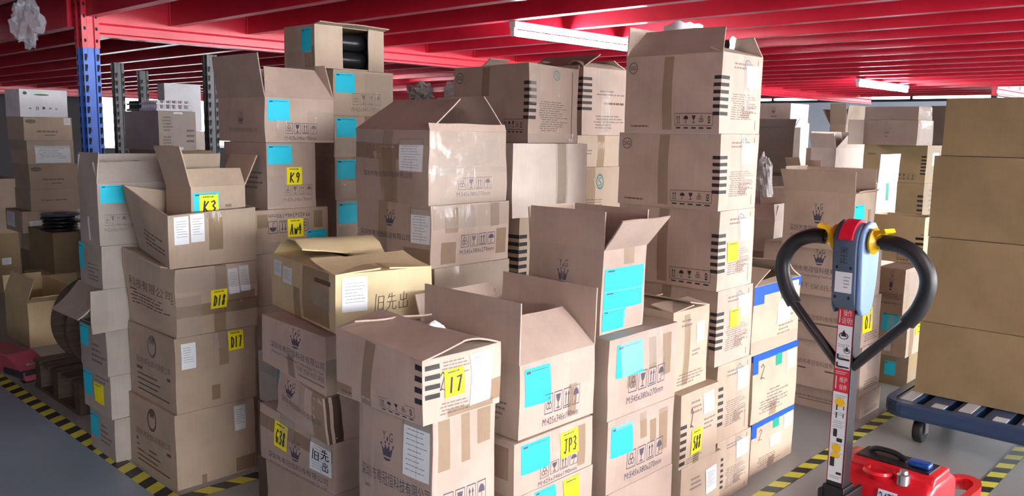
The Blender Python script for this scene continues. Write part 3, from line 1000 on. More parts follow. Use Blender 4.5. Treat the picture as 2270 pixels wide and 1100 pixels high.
c = S2.box(374, 476, 'wide open carton with two white slips holding the K3 carton', b=.34, xr=567, open_='T', top={'L': (-.03, .02, .10), 'N': (0, 0, -.005), 'R': (0, 0, .01), 'B': (0, 0, .03)}, bot={'L': (.02, -.01, .05), 'B': (0, 0, .008)},
       R=[('white', .06, .215, .44, .96), ('white', .235, .39, .46, .98), ('tape', .44, .60, .28, .97), ('clear', .42, .6, .88, 1)],
       L=[('clear', .42, .55, .45, .97, None, 8), ('lines', .35, .9, .2, .5, 4, 0, 'ink_brown')], flaps=[('B', 100, .07, 0, 0, None, .0, .5)], **k2)
cD = c
S2.box(425, 415, 'open inner carton with cyan sticker and yellow K3 note in the left tower', xr=545, b=.23, v=3.31, z0=zd + .012, open_='T', col='kraft_tan', group=LT,
       flaps=[('L', 104, .17, 0, .0), ('E', 116, .14, 0, .0), ('R', 62, .08), ('B', 82, .13)], R=[('cyan', .04, .50, .62, .92), ('yellow', .14, .48, .61, .89, 'K3'), ('lines', .6, .75, .6, .8, 2)])
# K9 tower
S3 = Stack(3.33)
z = ZB(560, 566, 3.33)
S3.under(562, z, 4, ['hidden carton %s the upside-down carton of the K9 tower' % t for t in ('on the floor below', 'second from floor below', 'third from floor below', 'directly under')], .39, .40, group='covered cartons carrying the towers')
S3.box(562, 468, 'upside-down printed carton with yellow Aw4 note below the K9 carton', xr=727, b=.42, col='kraft_tan', group=LT,
       R=[('care', .18, .72, .45, .90, 'M:425x346x190mm', 180), ('yellow', .43, .65, .33, .76, 'Aw4'), ('cyan', .70, .97, .08, .46, None, 0), ('tape', .80, .92, .52, .92), ('tape', .42, .56, 0, .3), ('tape', .05, .18, .6, .9), ('clear', .1, .6, 0, .25)])
S3.box(592, 317, 'carton with big yellow K9 note and cyan sticker', xr=700, b=.38, col='kraft_pink', group=LT,
       R=[('cyan', .02, .50, .68, .97), ('yellow', .38, .70, .36, .63, 'K9'), ('care', .33, .92, .10, .36, 'M:425x346x190mm', 0, 'ink_soft'), ('clear', .02, .35, .05, .5)], L=[('lines', .5, .9, .3, .6, 4)])
S3.box(588, 215, 'open carton with cyan sticker standing on the K9 carton', xr=739, b=.42, open_='T', col='kraft_pink', group=LT,
       flaps=[('L', 98, .19, 0, .04), ('R', 58, .16, 0, .25), ('E', 74, .16), ('B', 88, .15)], R=[('cyan', .04, .34, .48, .96), ('care', .28, .74, .06, .44), ('clear', .6, .98, .05, .7), ('clear', .15, .3, .05, .5)], L=[('crown', .45, .60, .40, .72, None, 0, 'ink_soft'), ('ygtext', .25, .85, .22, .32, None, 0, 'ink_soft')])
# column of cyan-stickered cartons behind the K9 tower
S4 = Stack(3.62)
z = ZB(745, 548, 3.62)
S4.under(745, z, 4, ['hidden carton at the foot of the cyan-sticker column, %s' % t for t in ('on the floor', 'second up', 'third up', 'fourth up')], .36, .42, group='covered cartons carrying the towers')
GC = 'cyan-stickered cartons in a column behind the K9 tower'
for x, yt, lb in ((746, 445, 'lowest visible cyan-stickered carton behind the yellow carton'), (743, 350, 'second lowest cyan-stickered carton behind the K9 tower'), (740, 256, 'third cyan-stickered carton up behind the K9 tower')):
    S4.box(x, yt, lb, xr=872, b=.40, col='kraft_tan', group=GC, R=[('cyan', .03, .36, .50, .95), ('clear', .02, .9, .05, .45), ('tape', .5, .65, .5, 1)])
S4.box(739, 153, 'cyan-stickered carton with handling symbols under the box of black foam', xr=871, b=.42, col='kraft_tan', group=GC, R=[('cyan', .03, .34, .50, .93), ('care', .30, .78, .10, .50, None, 0, 'ink_soft'), ('clear', .5, 1, .1, .95)])
c = S4.box(697, 52, 'end-open carton with black rolls inside at the very top', xr=850, xl=630, col='kraft_tan', group=LT, open_='R', L=[('cyan', .62, .92, .35, .93), ('clear', .1, .95, .05, .4), ('tape', .7, .98, 0, .5)])
c.flap('l', 4, .37 * c.a, on='R'); c.flap('r', 4, .25 * c.a, on='R'); c.flap('t', 100, .05, on='R')
topbox = c
# ------------------------------------------------------------------ middle tower of clear-wrapped cartons
S5 = Stack(2.40)
z = ZB(962, 760, 2.40)
GM5 = 'cartons of the middle tower'
S5.under(962, z, 3, ['hidden carton of the middle tower, %s' % t for t in ('on the floor', 'second up', 'third up')], .40, .44, group='covered cartons carrying the towers')
S5.box(962, 597, 'tape-wrapped carton of the middle tower half hidden by open flaps', xr=1127, b=.44, col='kraft_tan', group=GM5, R=[('clear', 0, 1, .5, 1), ('tape', .42, .62, .15, .45), ('tape', .66, .80, .1, .6), ('clear', .05, .4, .1, .7)])
S5.box(955, 457, 'printed carton with crown logo below the plastic-wrapped one', xl=792, xr=1127, col='kraft_pink', group=GM5, amp=.005,
       R=[('care', .36, .80, .18, .50, 'M:545x380x270mm'), ('tape', .16, .32, .55, .95), ('tape', .12, .3, .05, .4), ('tape', .82, .96, .12, .55), ('tape', .74, .86, .6, .98), ('clear', .02, .98, .62, .98), ('clear', .4, .55, .3, .98)],
       L=[('crown', .40, .56, .60, .88), ('ygtext', .05, .75, .40, .50), ('white', .76, .99, .38, .93, 'form', 0), ('tape', .32, .44, 0, 1), ('tape', .66, .99, 0, .3), ('clear', .0, .5, .0, .4)])
S5.box(950, 290, 'plastic-wrapped crumpled carton with half-shut flaps on the middle tower', xl=788, xr=1122, open_='T', col='kraft_pink', group=GM5, amp=.008, bul=.012,
       flaps=[('L', 34, .22, 0, .12), ('E', 72, .15, 0, .35), ('R', 70, .03)],
       R=[('clear', 0, 1, .42, 1), ('clear', .02, .98, .0, .5), ('care', .34, .78, .10, .36, 'M:545x380x270mm', 0), ('clear', .1, .9, .5, .8, None, 10)],
       L=[('white', .64, .93, .45, .88, 'form'), ('tape', 0, .65, .60, .82), ('tape', .42, .55, 0, 1), ('tape', .38, .60, .0, .6), ('ygtext', .14, .80, .35, .43), ('clear', .0, 1, .8, 1)])
mid = S5.boxes[-1]
# ------------------------------------------------------------------ near left stack under the yellow carton
S7 = Stack(2.22)
GN = 'cartons of the near row'
z = ZB(738, 1100, 2.22)
S7.under(742, z, 2, ['carton on the floor below the G38 carton', 'crushed-edge carton right under the G38 carton'], .34, .43, group=GN, amp=.006)
S7.box(741, 985, 'carton with yellow G38 note and white handwritten sheet', xl=578, a=.34, group=GN, amp=.006, top={'L': (0, 0, .03)},
       L=[('tape', 0, .98, .60, .84), ('yg', .12, .92, .0, .66), ('yellow', .23, .41, .38, .84, 'G38', -3), ('whitebig', .71, .97, .30, .93, 'form', 0), ('clear', .3, .5, .45, 1)])
S7.box(726, 880, 'sagging tilted carton with crown logo jammed above the G38 carton', xl=612, a=.30, group=GN, amp=.012, bul=.01, top={'L': (.0, -.02, .03), 'N': (-.01, .01, -.01)}, bot={'L': (0, 0, .042), 'B': (0, 0, .01)},
       L=[('crown', .18, .42, .55, .92), ('ygtext', .1, .92, .35, .50), ('bar', .2, .85, .27, .29), ('clear', .5, .62, .4, 1), ('tape', .75, .99, 0, 1)], R=[('darktape', .1, .2, 0, 1), ('darktape', .02, .06, 0, 1)])
S7.box(722, 748, 'printed carton with crown logo carrying the yellow carton', xl=582, a=.36, group=GN, amp=.004, top={'L': (0, 0, .012)}, bot={'L': (0, 0, .04)},
       L=[('yg', .16, .98, .32, .97), ('tape', .44, .54, .02, .42), ('ygtext', .58, .98, .2, .3, '环保纸箱', 0, 'ink_soft'), ('bar', .6, .98, .12, .15)], R=[('clear', 0, .5, 0, 1), ('tape', .0, .12, 0, .6)])
S7.z += .010
S7.box(744, 612, 'yellow carton with loose lid and handwriting on its right side', xl=602, xr=957, daz=10, v=2.19, col='kraft_gold', group=GN, open_='T', amp=.003, bul=.006, top={'B': (0, 0, .01)},
       flaps=[('R', 5, .20, 3), ('L', 4, .16), ('E', 3, .16), ('B', 34, .26, -30, .05, None, 0.02, .98, 'T', 14)],
       L=[('white', .06, .20, .62, .92), ('white', .23, .38, .55, .86), ('tape', .40, .50, 0, .55), ('tape', .54, .92, .05, 1), ('bar', .72, .94, .78, .86, None, 0, 'ink_brown'), ('clear', .70, .94, .38, .72)],
       R=[('white', .06, .31, .36, .95, None, 0), ('hand', .37, .74, .32, .62, '旧先出')])
# dark cartons standing deeper in the gap
SG = Stack(2.75)
z = ZB(612, 905, 2.75)
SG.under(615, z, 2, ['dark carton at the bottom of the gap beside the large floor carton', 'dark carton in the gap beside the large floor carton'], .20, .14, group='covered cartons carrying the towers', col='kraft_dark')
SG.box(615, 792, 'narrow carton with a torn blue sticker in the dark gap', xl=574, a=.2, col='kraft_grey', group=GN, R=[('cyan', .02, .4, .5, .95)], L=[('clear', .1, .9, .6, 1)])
# ------------------------------------------------------------------ nearest stack
S9 = Stack(1.63)
h9 = .37
z = ZB(958, 937, 1.63) - h9
S9.under(960, z, 1, 'carton on the floor beneath the nearest tall carton', .25, .33, group=GN)
S9.box(958, 937, 'nearest tall carton with crown logo and pasted sheet, bottom centre', xl=798, xr=1096, h=h9, group=GN,
       L=[('white', .64, .97, .52, .99, 'form'), ('crown', .33, .52, .56, .80), ('ygtext', .04, .98, .36, .47), ('bar', .1, .95, .28, .305), ('clear', .2, .24, 0, 1), ('clear', .0, .06, 0, 1)],
       R=[('tape', .08, .26, .60, .99), ('tape', .44, .58, .62, 1), ('tape', .70, .92, .72, 1), ('care', .16, .84, .12, .42, 'M:545x380x270mm'), ('clear', .0, .06, .2, 1)])
S9.box(938, 803, 'dented carton with half-open lid, striped corner and yellow 17 note', xl=746, xr=1108, group=GN, v=1.62, open_='T', amp=.006, bul=.008, top={'L': (0, 0, .02)},
       flaps=[('L', 11, .165, 0, .0), ('R', 4, .05, 0, .0), ('E', 19, .15, -8, .0), ('B', 20, .10)],
       L=[('tape', .34, .46, 0, 1, None, -6), ('stripes', .93, 1, .28, .98, 4), ('care5', .55, .92, .03, .24), ('lines', .06, .22, .06, .14, 1), ('tape', .0, .2, .02, .2)],
       R=[('stripes', .03, .20, .35, .96, 4), ('lines', .22, .56, .70, .95, 5), ('lines', .20, .56, .08, .30, 4), ('hand', .18, .28, .48, .78, '2'), ('yellow', .25, .48, .36, .80, '17', 3), ('white', .57, .85, .53, .95, None, 2), ('white', .57, .85, .12, .52, None, 2), ('tape', .85, 1, .1, .45), ('tape', .3, .9, .02, .14)])
lidbox = S9.boxes[-1]
# JP3 stack
S10 = Stack(1.59)
z = ZB(1140, 1106, 1.59)
S10.under(1142, z - .19, 2, ['carton on the floor of the JP3 stack', 'second carton from the floor of the JP3 stack'], .36, .42, group=GN)
S10.box(1142, 1106, 'lowest carton of the JP3 stack cut off by the picture edge', xr=1312, b=.42, group=GN, R=[('cyan', .22, .48, .55, .96), ('yellow', .58, .80, .50, .95), ('tape', .5, .6, 0, .5)])
S10.box(1139, 987, 'carton with yellow JP3 note and cyan sticker', xr=1312, b=.42, group=GN, R=[('cyan', .08, .42, .38, .93), ('care', .30, .80, .04, .42), ('yellow', .56, .80, .40, .88, 'JP3', 2), ('tape', .80, .90, .1, .9), ('clear', .45, .56, .6, 1)], L=[('tape', .8, .95, .3, .9)])
S10.box(1150, 812, 'open carton with tall flaps and cyan sticker above the JP3 carton', xr=1317, b=.42, open_='T', group=GN, v=1.60,
        flaps=[('L', 90, .185, 0, 0), ('E', 92, .185), ('R', 40, .165, 0, .10), ('B', 110, .15)],
        R=[('cyan', .06, .38, .42, .93), ('care', .30, .78, .08, .52), ('clear', .65, .95, .5, .85), ('tape', .62, .74, .1, .55)], L=[('lines', .7, .9, .2, .5, 4)])
# 545 stack
S11 = Stack(1.57)
z = ZB(1343, 1100, 1.57)
S11.under(1345, z, 1, 'carton under the two large dimension-printed cartons, cut off at the bottom', .385, .52, group=GN)
S11.box(1345, 938, 'large carton printed 545x380x270 with cyan sticker, lower of the pair', xr=1492, b=.52, group=GN, R=[('cyan', .05, .34, .48, .90), ('care', .27, .82, .10, .50, 'M:545x380x270mm'), ('tape', .45, .55, .6, .95), ('tape', .6, .7, .5, .8), ('tape', .75, .9, .3, .9), ('clear', .1, .9, .85, 1)])
S11.box(1348, 757, 'large carton printed 545x380x270 with cyan sticker, upper of the pair', xr=1499, b=.52, group=GN, amp=.005, R=[('cyan', .10, .46, .50, .92), ('care', .27, .80, .14, .52, 'M:545x380x270mm'), ('clear', .15, .75, .55, 1, None, 8), ('tape', .25, .37, .35, .75), ('tape', .55, .66, .5, .9), ('tape', .76, .9, .35, .9)])
S11.box(1332, 557, 'tall open carton with three cyan stickers and crown logo', xl=1168, xr=1427, open_='T', group=GN, top={'N': (.012, 0, 0), 'R': (.012, 0, 0), 'L': (.012, 0, 0), 'B': (.012, 0, 0)}, v=1.63,
        flaps=[('L', 88, .125), ('E', 90, .12), ('R', 128, .13, 0, -.12), ('B', 95, .12)],
        L=[('yg', .10, .90, .32, .84), ('tape', .42, .55, .22, .36), ('clear', .16, .2, 0, 1), ('clear', .48, .52, .5, 1)],
        R=[('cyan', .05, .95, .50, .77), ('cyan', .05, .93, .28, .495), ('cyan', .05, .55, .03, .275), ('tape', .45, .7, .8, 1), ('clear', .5, .95, .02, .25)])
# ------------------------------------------------------------------ right part of the near row
S12 = Stack(1.56)
z = ZB(1500, 1035, 1.56)
S12.under(1507, z - .02, 1, 'striped carton with white slip cut off at the bottom beside the large cartons', .29, .40, group=GN, col='kraft_tan',
          R=[('white', .60, .88, .45, .82, None, 3), ('stripes', .0, .14, .0, .6, 7), ('lines', .22, .50, .62, .82, 3), ('hand', .18, .30, .1, .4, '2')])
S12.box(1507, 880, 'slim striped carton with yellow 588 note', xr=1590, b=.40, group=GN, col='kraft_tan',
        R=[('white', .56, .86, .64, .92, None, 2), ('stripes', .0, .14, .02, .62, 6), ('lines', .24, .52, .70, .9, 3), ('hand', .20, .32, .52, .78, '2'), ('yellow', .27, .54, .14, .48, '588', 2), ('lines', .16, .6, .03, .12, 3), ('lines', .55, .95, .42, .6, 3), ('tape', .36, .52, .0, .3)])
S12.box(1490, 697, 'carton with loose dark lid and white slip beside the tall tower', b=.34, xr=1569, v=1.60, group=GN, col='kraft_tan', open_='T', amp=.005,
        flaps=[('L', 6, .14), ('E', 12, .14), ('R', 10, .1), ('B', 5, .13)], R=[('white', .62, .86, .56, .82, None, 3), ('lines', .2, .5, .8, .92, 2), ('lines', .12, .9, .06, .22, 4), ('tape', .28, .44, .05, .95), ('lines', .5, .75, .4, .5, 2)])
S13 = Stack(1.612)
GT = 'striped cartons of the tallest tower'
def sigR(white=True, yellow=None, t=0.0):
    r = [('stripes', 0, .17, .20, .74, 6), ('lines', .26, .75, .82, .92, 2), ('lines', .22, .88, .18, .52, 12), ('lines', .46, .80, .2, .36, 6, 0, 'ink_brown'), ('bar', .86, .875, .05, .95, None, 0, 'ink_brown'), ('qs', .50, .70, .80, .95)]
    if white:
        r.append(('white', .56, .92, .60, .88, None, 1))
    if yellow:
        r.append(('yellow',) + yellow)
    r.append(('clear', .5, .72, .3, 1))
    return r
sigL = [('stripes', .935, 1, .20, .74, 6), ('sig', .035, .135, .78, .93), ('care5', .55, .94, .05, .25), ('lines', .05, .27, .07, .12, 1, 0, 'ink_brown'), ('tape', .42, .52, .04, .98)]
z = ZB(1586, 985, 1.57)
S13.box(1588, 985, 'striped carton at the foot of the tallest tower with white slip', xr=1660, b=.44, z0=0, col='kraft_tan', group=GT, R=sigR())
S13.box(1588, 815, 'second striped carton from the floor of the tallest tower', xr=1662, b=.44, col='kraft_tan', group=GT, R=sigR())
S13.box(1588, 648, 'third striped carton up the tallest tower with yellow note and white slip', xr=1665, b=.44, col='kraft_pink', group=GT, R=sigR(True, (.32, .62, .48, .72)), L=sigL)
S13.box(1592, 470, 'fourth striped carton up the tallest tower with a yellow note', xr=1669, xl=1372, col='kraft_pink', group=GT, R=sigR(True, (.22, .52, .35, .60)), L=sigL)
S13.box(1595, 297, 'striped carton with bold round logo second from top of tallest tower', xr=1677, xl=1372, col='kraft_pink', group=GT, R=sigR(), L=sigL)
c = S13.box(1598, 115, 'topmost striped carton of the tallest tower, open with bags inside', xr=1687, xl=1387, col='kraft_pink', group=GT, open_='T', R=sigR(), L=sigL,
            flaps=[('L', 52, .13, 0, .18), ('E', 40, .11), ('B', 85, .12), ('R', 20, .06)])
tower = c
S14 = Stack(1.645)
GBt = 'blue-taped cartons'
for x, yt, lb, h_ in ((1663, 945, 'blue-taped carton on the floor right of the tallest tower', None), (1667, 792, 'middle blue-taped carton right of the tallest tower', None)):
    S14.box(x, yt, lb, xr=1757 if yt > 900 else 1765, b=.36, col='kraft_tan', group=GBt, z0=0.0 if yt > 900 else None,
        R=[('blue', 0, 1, .90, 1), ('blue', .0, .10, .72, .95, None, 0), ('green', .48, .62, .74, .91), ('white', .74, .95, .62, .9, None, 0), ('hand', .12, .26, .62, .84, '2'), ('white', .42, .66, .40, .62) if yt > 900 else ('lines', .3, .8, .15, .45, 6), ('lines', .15, .75, .1, .3, 5), ('tape', .4, .55, .02, .2)], L=[('blue', .5, 1, .9, 1)])
c = S14.box(1668, 640, 'top blue-taped carton with lifted lid right of the tallest tower', xr=1771, b=.36, col='kraft_tan', group=GBt, open_='T', amp=.004, bul=.008,
        flaps=[('L', 26, .15, 0, .0), ('E', 22, .15, 10), ('R', 16, .04)], R=[('blue', 0, 1, .86, 1), ('blue', 0, .2, .74, .9), ('green', .55, .70, .74, .88), ('white', .72, .95, .74, .96), ('white', .48, .78, .38, .70, None, 0), ('lines', .5, .85, .2, .5, 5), ('clear', .0, .98, .02, .2)])
# cartons behind the gap between middle tower and tallest tower
S15 = Stack(2.40)
z = ZB(1137, 482, 2.40)
S15.under(1150, z - .33, 2, ['hidden carton on the floor behind the middle tower', 'hidden carton second up behind the middle tower'], .33, .40, group='covered cartons carrying the towers')
S15.box(1150, 484, 'dark-side striped carton glimpsed behind the tall open carton', a=.33, b=.40, group=GT, col='kraft_tan', L=[('stripes', .82, 1, .1, .8, 7)], R=[('stripes', 0, .14, .1, .8, 7)])
S15.box(1137, 318, 'plain pale carton with a tape seam in bright light', xr=1300, b=.42, daz=10, col='kraft_pale', group=GM5, R=[('tape', .58, .70, 0, 1), ('clear', .55, .72, .1, 1)])
S15.box(1172, 138, 'striped carton with open lid standing on the pale carton', xl=1008, xr=1281, daz=7, v=2.44, col='kraft_pink', group=GT, open_='T', top={'R': (0, 0, -.015)},
        R=[('stripes', 0, .13, .28, .80, 6), ('lines', .18, .78, .15, .55, 14), ('bar', .86, .875, .05, .95, None, 0, 'ink_brown'), ('qs', .46, .62, .80, .95), ('clear', .45, .6, .6, .98), ('clear', .0, .9, .0, .12), ('clear', .02, .2, .5, .98)],
        L=[('stripes', .94, 1, .28, .80, 6), ('sig', .03, .13, .78, .93), ('tape', .40, .50, .6, .98), ('care5', .70, .94, .12, .3)], flaps=[('B', 30, .10, 0, 0, None, .1, .5), ('E', 100, .02)])
S16 = Stack(2.62)
z = ZB(1290, 470, 2.62)
S16.under(1285, z, 3, ['hidden carton behind the gap in the towers, %s' % t for t in ('on the floor', 'second up', 'third up')], .34, .36, group='covered cartons carrying the towers')
S16.box(1285, 372, 'carton with round green mark in the gap left of the tallest tower', xr=1390, b=.36, group=GT, col='kraft_tan', R=[('qs', .30, .48, .45, .85), ('lines', .1, .5, .05, .3, 4), ('tape', .05, .3, 0, 1)])
S16.box(1280, 300, 'low carton with gaping lid above the green-marked carton', xr=1372, b=.36, group=GT, col='kraft_tan', R=[('tape', .45, .62, 0, 1), ('lines', .1, .35, .4, .6, 2)])
S16.box(1291, 148, 'striped carton with arched lid beside the lamp left of the tallest tower', xr=1387, b=.36, group=GT, col='kraft_pink', open_='T',
        R=[('stripes', .0, .2, .35, .88, 6), ('lines', .3, .95, .60, .70, 2), ('lines', .4, .95, .46, .54, 1, 0, 'ink_brown'), ('lines', .25, .95, .1, .32, 5), ('clear', .4, .6, .05, .95)], L=[('stripes', .8, 1, .35, .88, 6)],
        flaps=[('L', 28, .15, 0, .0), ('R', 40, .10, -30), ('B', 20, .1), ('E', 22, .12)])
# ------------------------------------------------------------------ cartons across on the right
GR = 'cartons of the right rear row'
S17 = Stack(1.60)
ygL = [('yg', .16, .86, .25, .95)]
for x, yt, lb, rr in ((1907, 880, 'dark printed carton on the floor behind the tiller', []), (1907, 773, 'second printed carton from the floor behind the tiller', []), (1907, 668, 'printed carton with yellow 01 note behind the tiller', [('yellow', .08, .55, .30, .80, '01')])):
    S17.box(x, yt, lb, xl=1716, xr=1950, group=GR, col='kraft_pink', z0=0 if yt == 880 else None, L=[('ygtext', .25, .85, .45, .56, None, 0, 'ink_brown'), ('bar', .3, .8, .36, .39, None, 0, 'ink_brown')], R=rr + [('lines', .2, .9, .1, .3, 4), ('clear', .3, .9, .5, 1)])
S17.box(1905, 557, 'carton with crown logo under the open carton behind the tiller', xl=1692, xr=1952, group=GR, col='kraft_pink', L=[('yg', .28, .92, .36, .96), ('ygtext', .42, .82, .12, .24, '环保纸箱', 0, 'ink_soft')], R=[('clear', .1, .9, .1, .9)])
S17.box(1893, 430, 'open carton with crown logo and cyan sticker behind the tiller', xl=1737, xr=1937, group=GR, col='kraft_tan', open_='T', flaps=[('L', 112, .115, 0, -.06), ('E', 86, .115), ('B', 92, .12), ('R', 150, .02)],
        L=[('yg', .10, .92, .18, .80)], R=[('cyan', .02, .42, .45, .80), ('tape', .6, .75, .1, .7)])
SA = Stack(1.62)
for x, yt, xr_, lb, LL, RR in ((2012, 792, 2062, 'low carton with blue sticker and taped dark side at right rear', [('cyan', .25, .62, .3, .75), ('clear', 0, 1, .8, 1), ('clear', .6, .95, 0, 1)], [('white', .68, .98, .55, .85), ('clear', 0, .9, .1, .5)]),
                               (2010, 696, 2063, 'taped carton with yellow note right behind the handle loop', [('cyan', .15, .7, .55, .95), ('clear', .35, .6, 0, .9), ('white', .3, .5, .1, .5, 'plain')], [('yellow', .30, .62, .42, .78, '5'), ('white', .75, .98, .3, .8), ('tape', .1, .25, 0, 1)]),
                               (2004, 600, 2064, 'carton with faint crown print seen inside the handle loop', [('yg', .1, .95, .2, .95)], [('clear', .1, .9, .1, .9), ('white', .7, .98, .4, .9)])):
    SA.box(x, yt, lb, xl=1944, xr=xr_, group=GR, col='kraft_olive' if x > 2010 else 'kraft_tan', z0=0 if yt == 792 else None, L=LL, R=RR)
SA.box(2048, 484, 'pale yellowish striped carton with dark open top at right rear', xl=1936, xr=2072, group=GR, col='kraft_gold', open_='T', L=[('stripes', .84, 1, .05, .6, 5), ('care5', .5, .8, .05, .25), ('bar', 0, 1, .62, .64)], R=[('clear', .1, .9, .1, .9)])
S18 = Stack(2.12)
z = ZB(1942, 500, 2.12)
S18.under(1942, z, 3, ['hidden carton behind the pale striped carton, %s' % t for t in ('on the floor', 'second up', 'third up')], .36, .30, group='covered cartons carrying the towers')
S18.box(1942, 408, 'pale carton with raised white flap and green tape at right rear', xr=1986, b=.30, group=GR, col='kraft_pale', open_='T', flaps=[('R', 92, .20, 0, 0, 'carton_white'), ('L', 170, .1)], R=[('green', .40, .55, .55, 1), ('white', .34, .6, .3, .58)])
SB = Stack(2.16)
z = ZB(2045, 500, 2.16)
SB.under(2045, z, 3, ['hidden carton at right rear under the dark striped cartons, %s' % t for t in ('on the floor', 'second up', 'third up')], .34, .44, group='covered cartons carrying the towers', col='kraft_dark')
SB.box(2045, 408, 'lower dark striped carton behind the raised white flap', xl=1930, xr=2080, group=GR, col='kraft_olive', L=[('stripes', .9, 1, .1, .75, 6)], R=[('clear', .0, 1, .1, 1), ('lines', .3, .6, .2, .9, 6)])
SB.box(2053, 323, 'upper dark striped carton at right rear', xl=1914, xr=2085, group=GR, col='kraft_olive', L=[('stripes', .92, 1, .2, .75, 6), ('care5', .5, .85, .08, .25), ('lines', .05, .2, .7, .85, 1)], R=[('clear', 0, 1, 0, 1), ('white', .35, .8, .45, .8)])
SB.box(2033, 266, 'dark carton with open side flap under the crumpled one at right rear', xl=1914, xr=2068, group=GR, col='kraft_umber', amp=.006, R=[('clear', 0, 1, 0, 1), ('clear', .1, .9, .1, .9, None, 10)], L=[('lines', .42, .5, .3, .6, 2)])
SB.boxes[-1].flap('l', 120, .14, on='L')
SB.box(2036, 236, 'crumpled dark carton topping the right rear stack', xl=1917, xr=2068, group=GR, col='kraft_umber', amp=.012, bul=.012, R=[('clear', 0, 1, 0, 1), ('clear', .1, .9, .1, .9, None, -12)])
# small cartons seen over the open one
SC = Stack(2.3)
z = ZB(1775, 420, 2.3)
SC.under(1775, z, 3, ['hidden carton behind the open crown carton, %s' % t for t in ('on the floor', 'second up', 'third up')], .30, .24, group='covered cartons carrying the towers')
SC.box(1775, 375, 'small open carton with cyan sticker peeping over the open crown carton', xl=1744, a=.28, group=GR, col='kraft_tan', open_='T', flaps=[('L', 120, .08), ('E', 95, .05)], L=[('cyan', .1, .75, .35, .95)], R=[('lines', .2, .8, .4, .7, 2)])
SD = Stack(3.0)
z = ZB(1850, 425, 3.0)
SD.under(1850, z, 3, ['pale carton hidden under the bright open cartons, %s' % t for t in ('on the floor', 'second up', 'third up')], .42, .40, group='covered cartons carrying the towers', col='kraft_pale')
SD.box(1862, 372, 'bright taped pale carton under the bright open carton', xl=1790, xr=1925, group=GR, col='kraft_pale', R=[('clear', .1, .9, .1, .9)])
SD.box(1852, 328, 'bright pale open carton with spread flaps in the far light', xl=1797, xr=1922, group=GR, col='kraft_pale', open_='T', flaps=[('L', 118, .14, 0, 0), ('E', 60, .16), ('R', 130, .14), ('B', 95, .14)])
SE = Stack(3.9)
z = ZB(1868, 330, 3.9)
SE.under(1868, z, 3, ['far carton hidden under the brown open carton, %s' % t for t in ('on the floor', 'second up', 'third up')], .45, .45, group='covered cartons carrying the towers', col='kraft_tan')
SE.box(1873, 276, 'far brown open carton with lifted flap below the far lamp', xl=1838, xr=1912, group=GR, col='kraft_tan', open_='T', flaps=[('L', 96, .24), ('E', 70, .2), ('R', 96, .22), ('B', 120, .2)])
SF = Stack(2.6)
z = ZB(1760, 456, 2.6)
SF.under(1756, z, 2, ['hidden pale carton right of the tallest tower, on the floor', 'hidden pale carton right of the tallest tower, second up'], .20, .36, group='covered cartons carrying the towers', col='kraft_pale')
SF.box(1757, 385, 'lower dark brown carton right of the tallest tower', xl=1672, xr=1772, group=GR, col='kraft_dark', L=[('clear', .2, .9, .1, .9)])
SF.box(1758, 282, 'tall dark open carton with pale end right of the tallest tower', xl=1672, xr=1772, group=GR, col='kraft_dark', open_='T', flaps=[('L', 70, .06), ('R', 120, .07, 0, 0, 'carton_white'), ('B', 100, .05)])
SH = Stack(2.22)
z = ZB(1712, 560, 2.22)
SH.under(1712, z, 2, ['hidden carton behind the blue-taped ones, on the floor', 'hidden carton behind the blue-taped ones, second up'], .24, .36, group='covered cartons carrying the towers', col='kraft_tan')
SH.box(1714, 492, 'pale open carton with folded flaps just right of the tallest tower', xl=1655, xr=1738, group=GR, col='kraft_pale', open_='T', flaps=[('L', 62, .1), ('R', 82, .1), ('E', 96, .13, 0, .2)])
SI = Stack(5.2)
z = ZB(1752, 345, 5.2)
SI.under(1752, z, 3, ['far white-lit carton hidden low behind the dark open carton, %s' % t for t in ('on the floor', 'second up', 'third up')], .50, .55, group='covered cartons carrying the towers', col='kraft_pale')
SI.box(1752, 272, 'far pale carton below the one with a dark mark, upper right', xl=1683, xr=1792, group=GR, col='kraft_pale')
SI.box(1752, 229, 'far pale carton with a small dark mark, upper right', xl=1683, xr=1792, group=GR, col='kraft_pale', L=[('crown', .40, .55, .45, .85, None, 0, 'ink_soft'), ('bar', .38, .58, .3, .36)], R=[('white', .3, .8, .2, .7)])
SJ = Stack(2.6)
z = ZB(2130, 400, 2.6)
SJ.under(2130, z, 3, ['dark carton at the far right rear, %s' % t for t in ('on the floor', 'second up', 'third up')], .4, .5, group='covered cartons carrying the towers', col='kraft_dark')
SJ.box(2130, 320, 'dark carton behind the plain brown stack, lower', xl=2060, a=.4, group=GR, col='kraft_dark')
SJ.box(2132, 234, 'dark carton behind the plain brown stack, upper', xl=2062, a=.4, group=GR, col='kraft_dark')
# ------------------------------------------------------------------ plain brown cartons on the platform cart
CART_Z = .205
GP = 'plain brown cartons on the blue cart'
zs = [CART_Z + .004] + [on_v(2080, y, 1.34).z for y in (694, 519, 344, 216)]
u0 = 4.43
for i, (lb, v1, v0, du) in enumerate((('lowest plain brown carton standing on the blue cart', 1.345, .74, 0), ('second plain brown carton up on the blue cart', 1.34, .74, .0), ('third plain brown carton up on the blue cart', 1.345, .74, .005), ('topmost full plain brown carton on the blue cart', 1.315, .72, .01))):
    pp = uv(u0 + du, v0, 0)
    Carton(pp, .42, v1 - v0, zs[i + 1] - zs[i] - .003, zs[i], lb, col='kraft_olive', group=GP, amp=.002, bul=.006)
pp = uv(u0 + .03, .70, 0)
Carton(pp, .36, .26, .22, zs[4] + .001, 'striped carton corner at the top right edge of the picture', col='kraft_olive', group=GP, L=[('stripes', .0, .12, .1, .75, 5)])
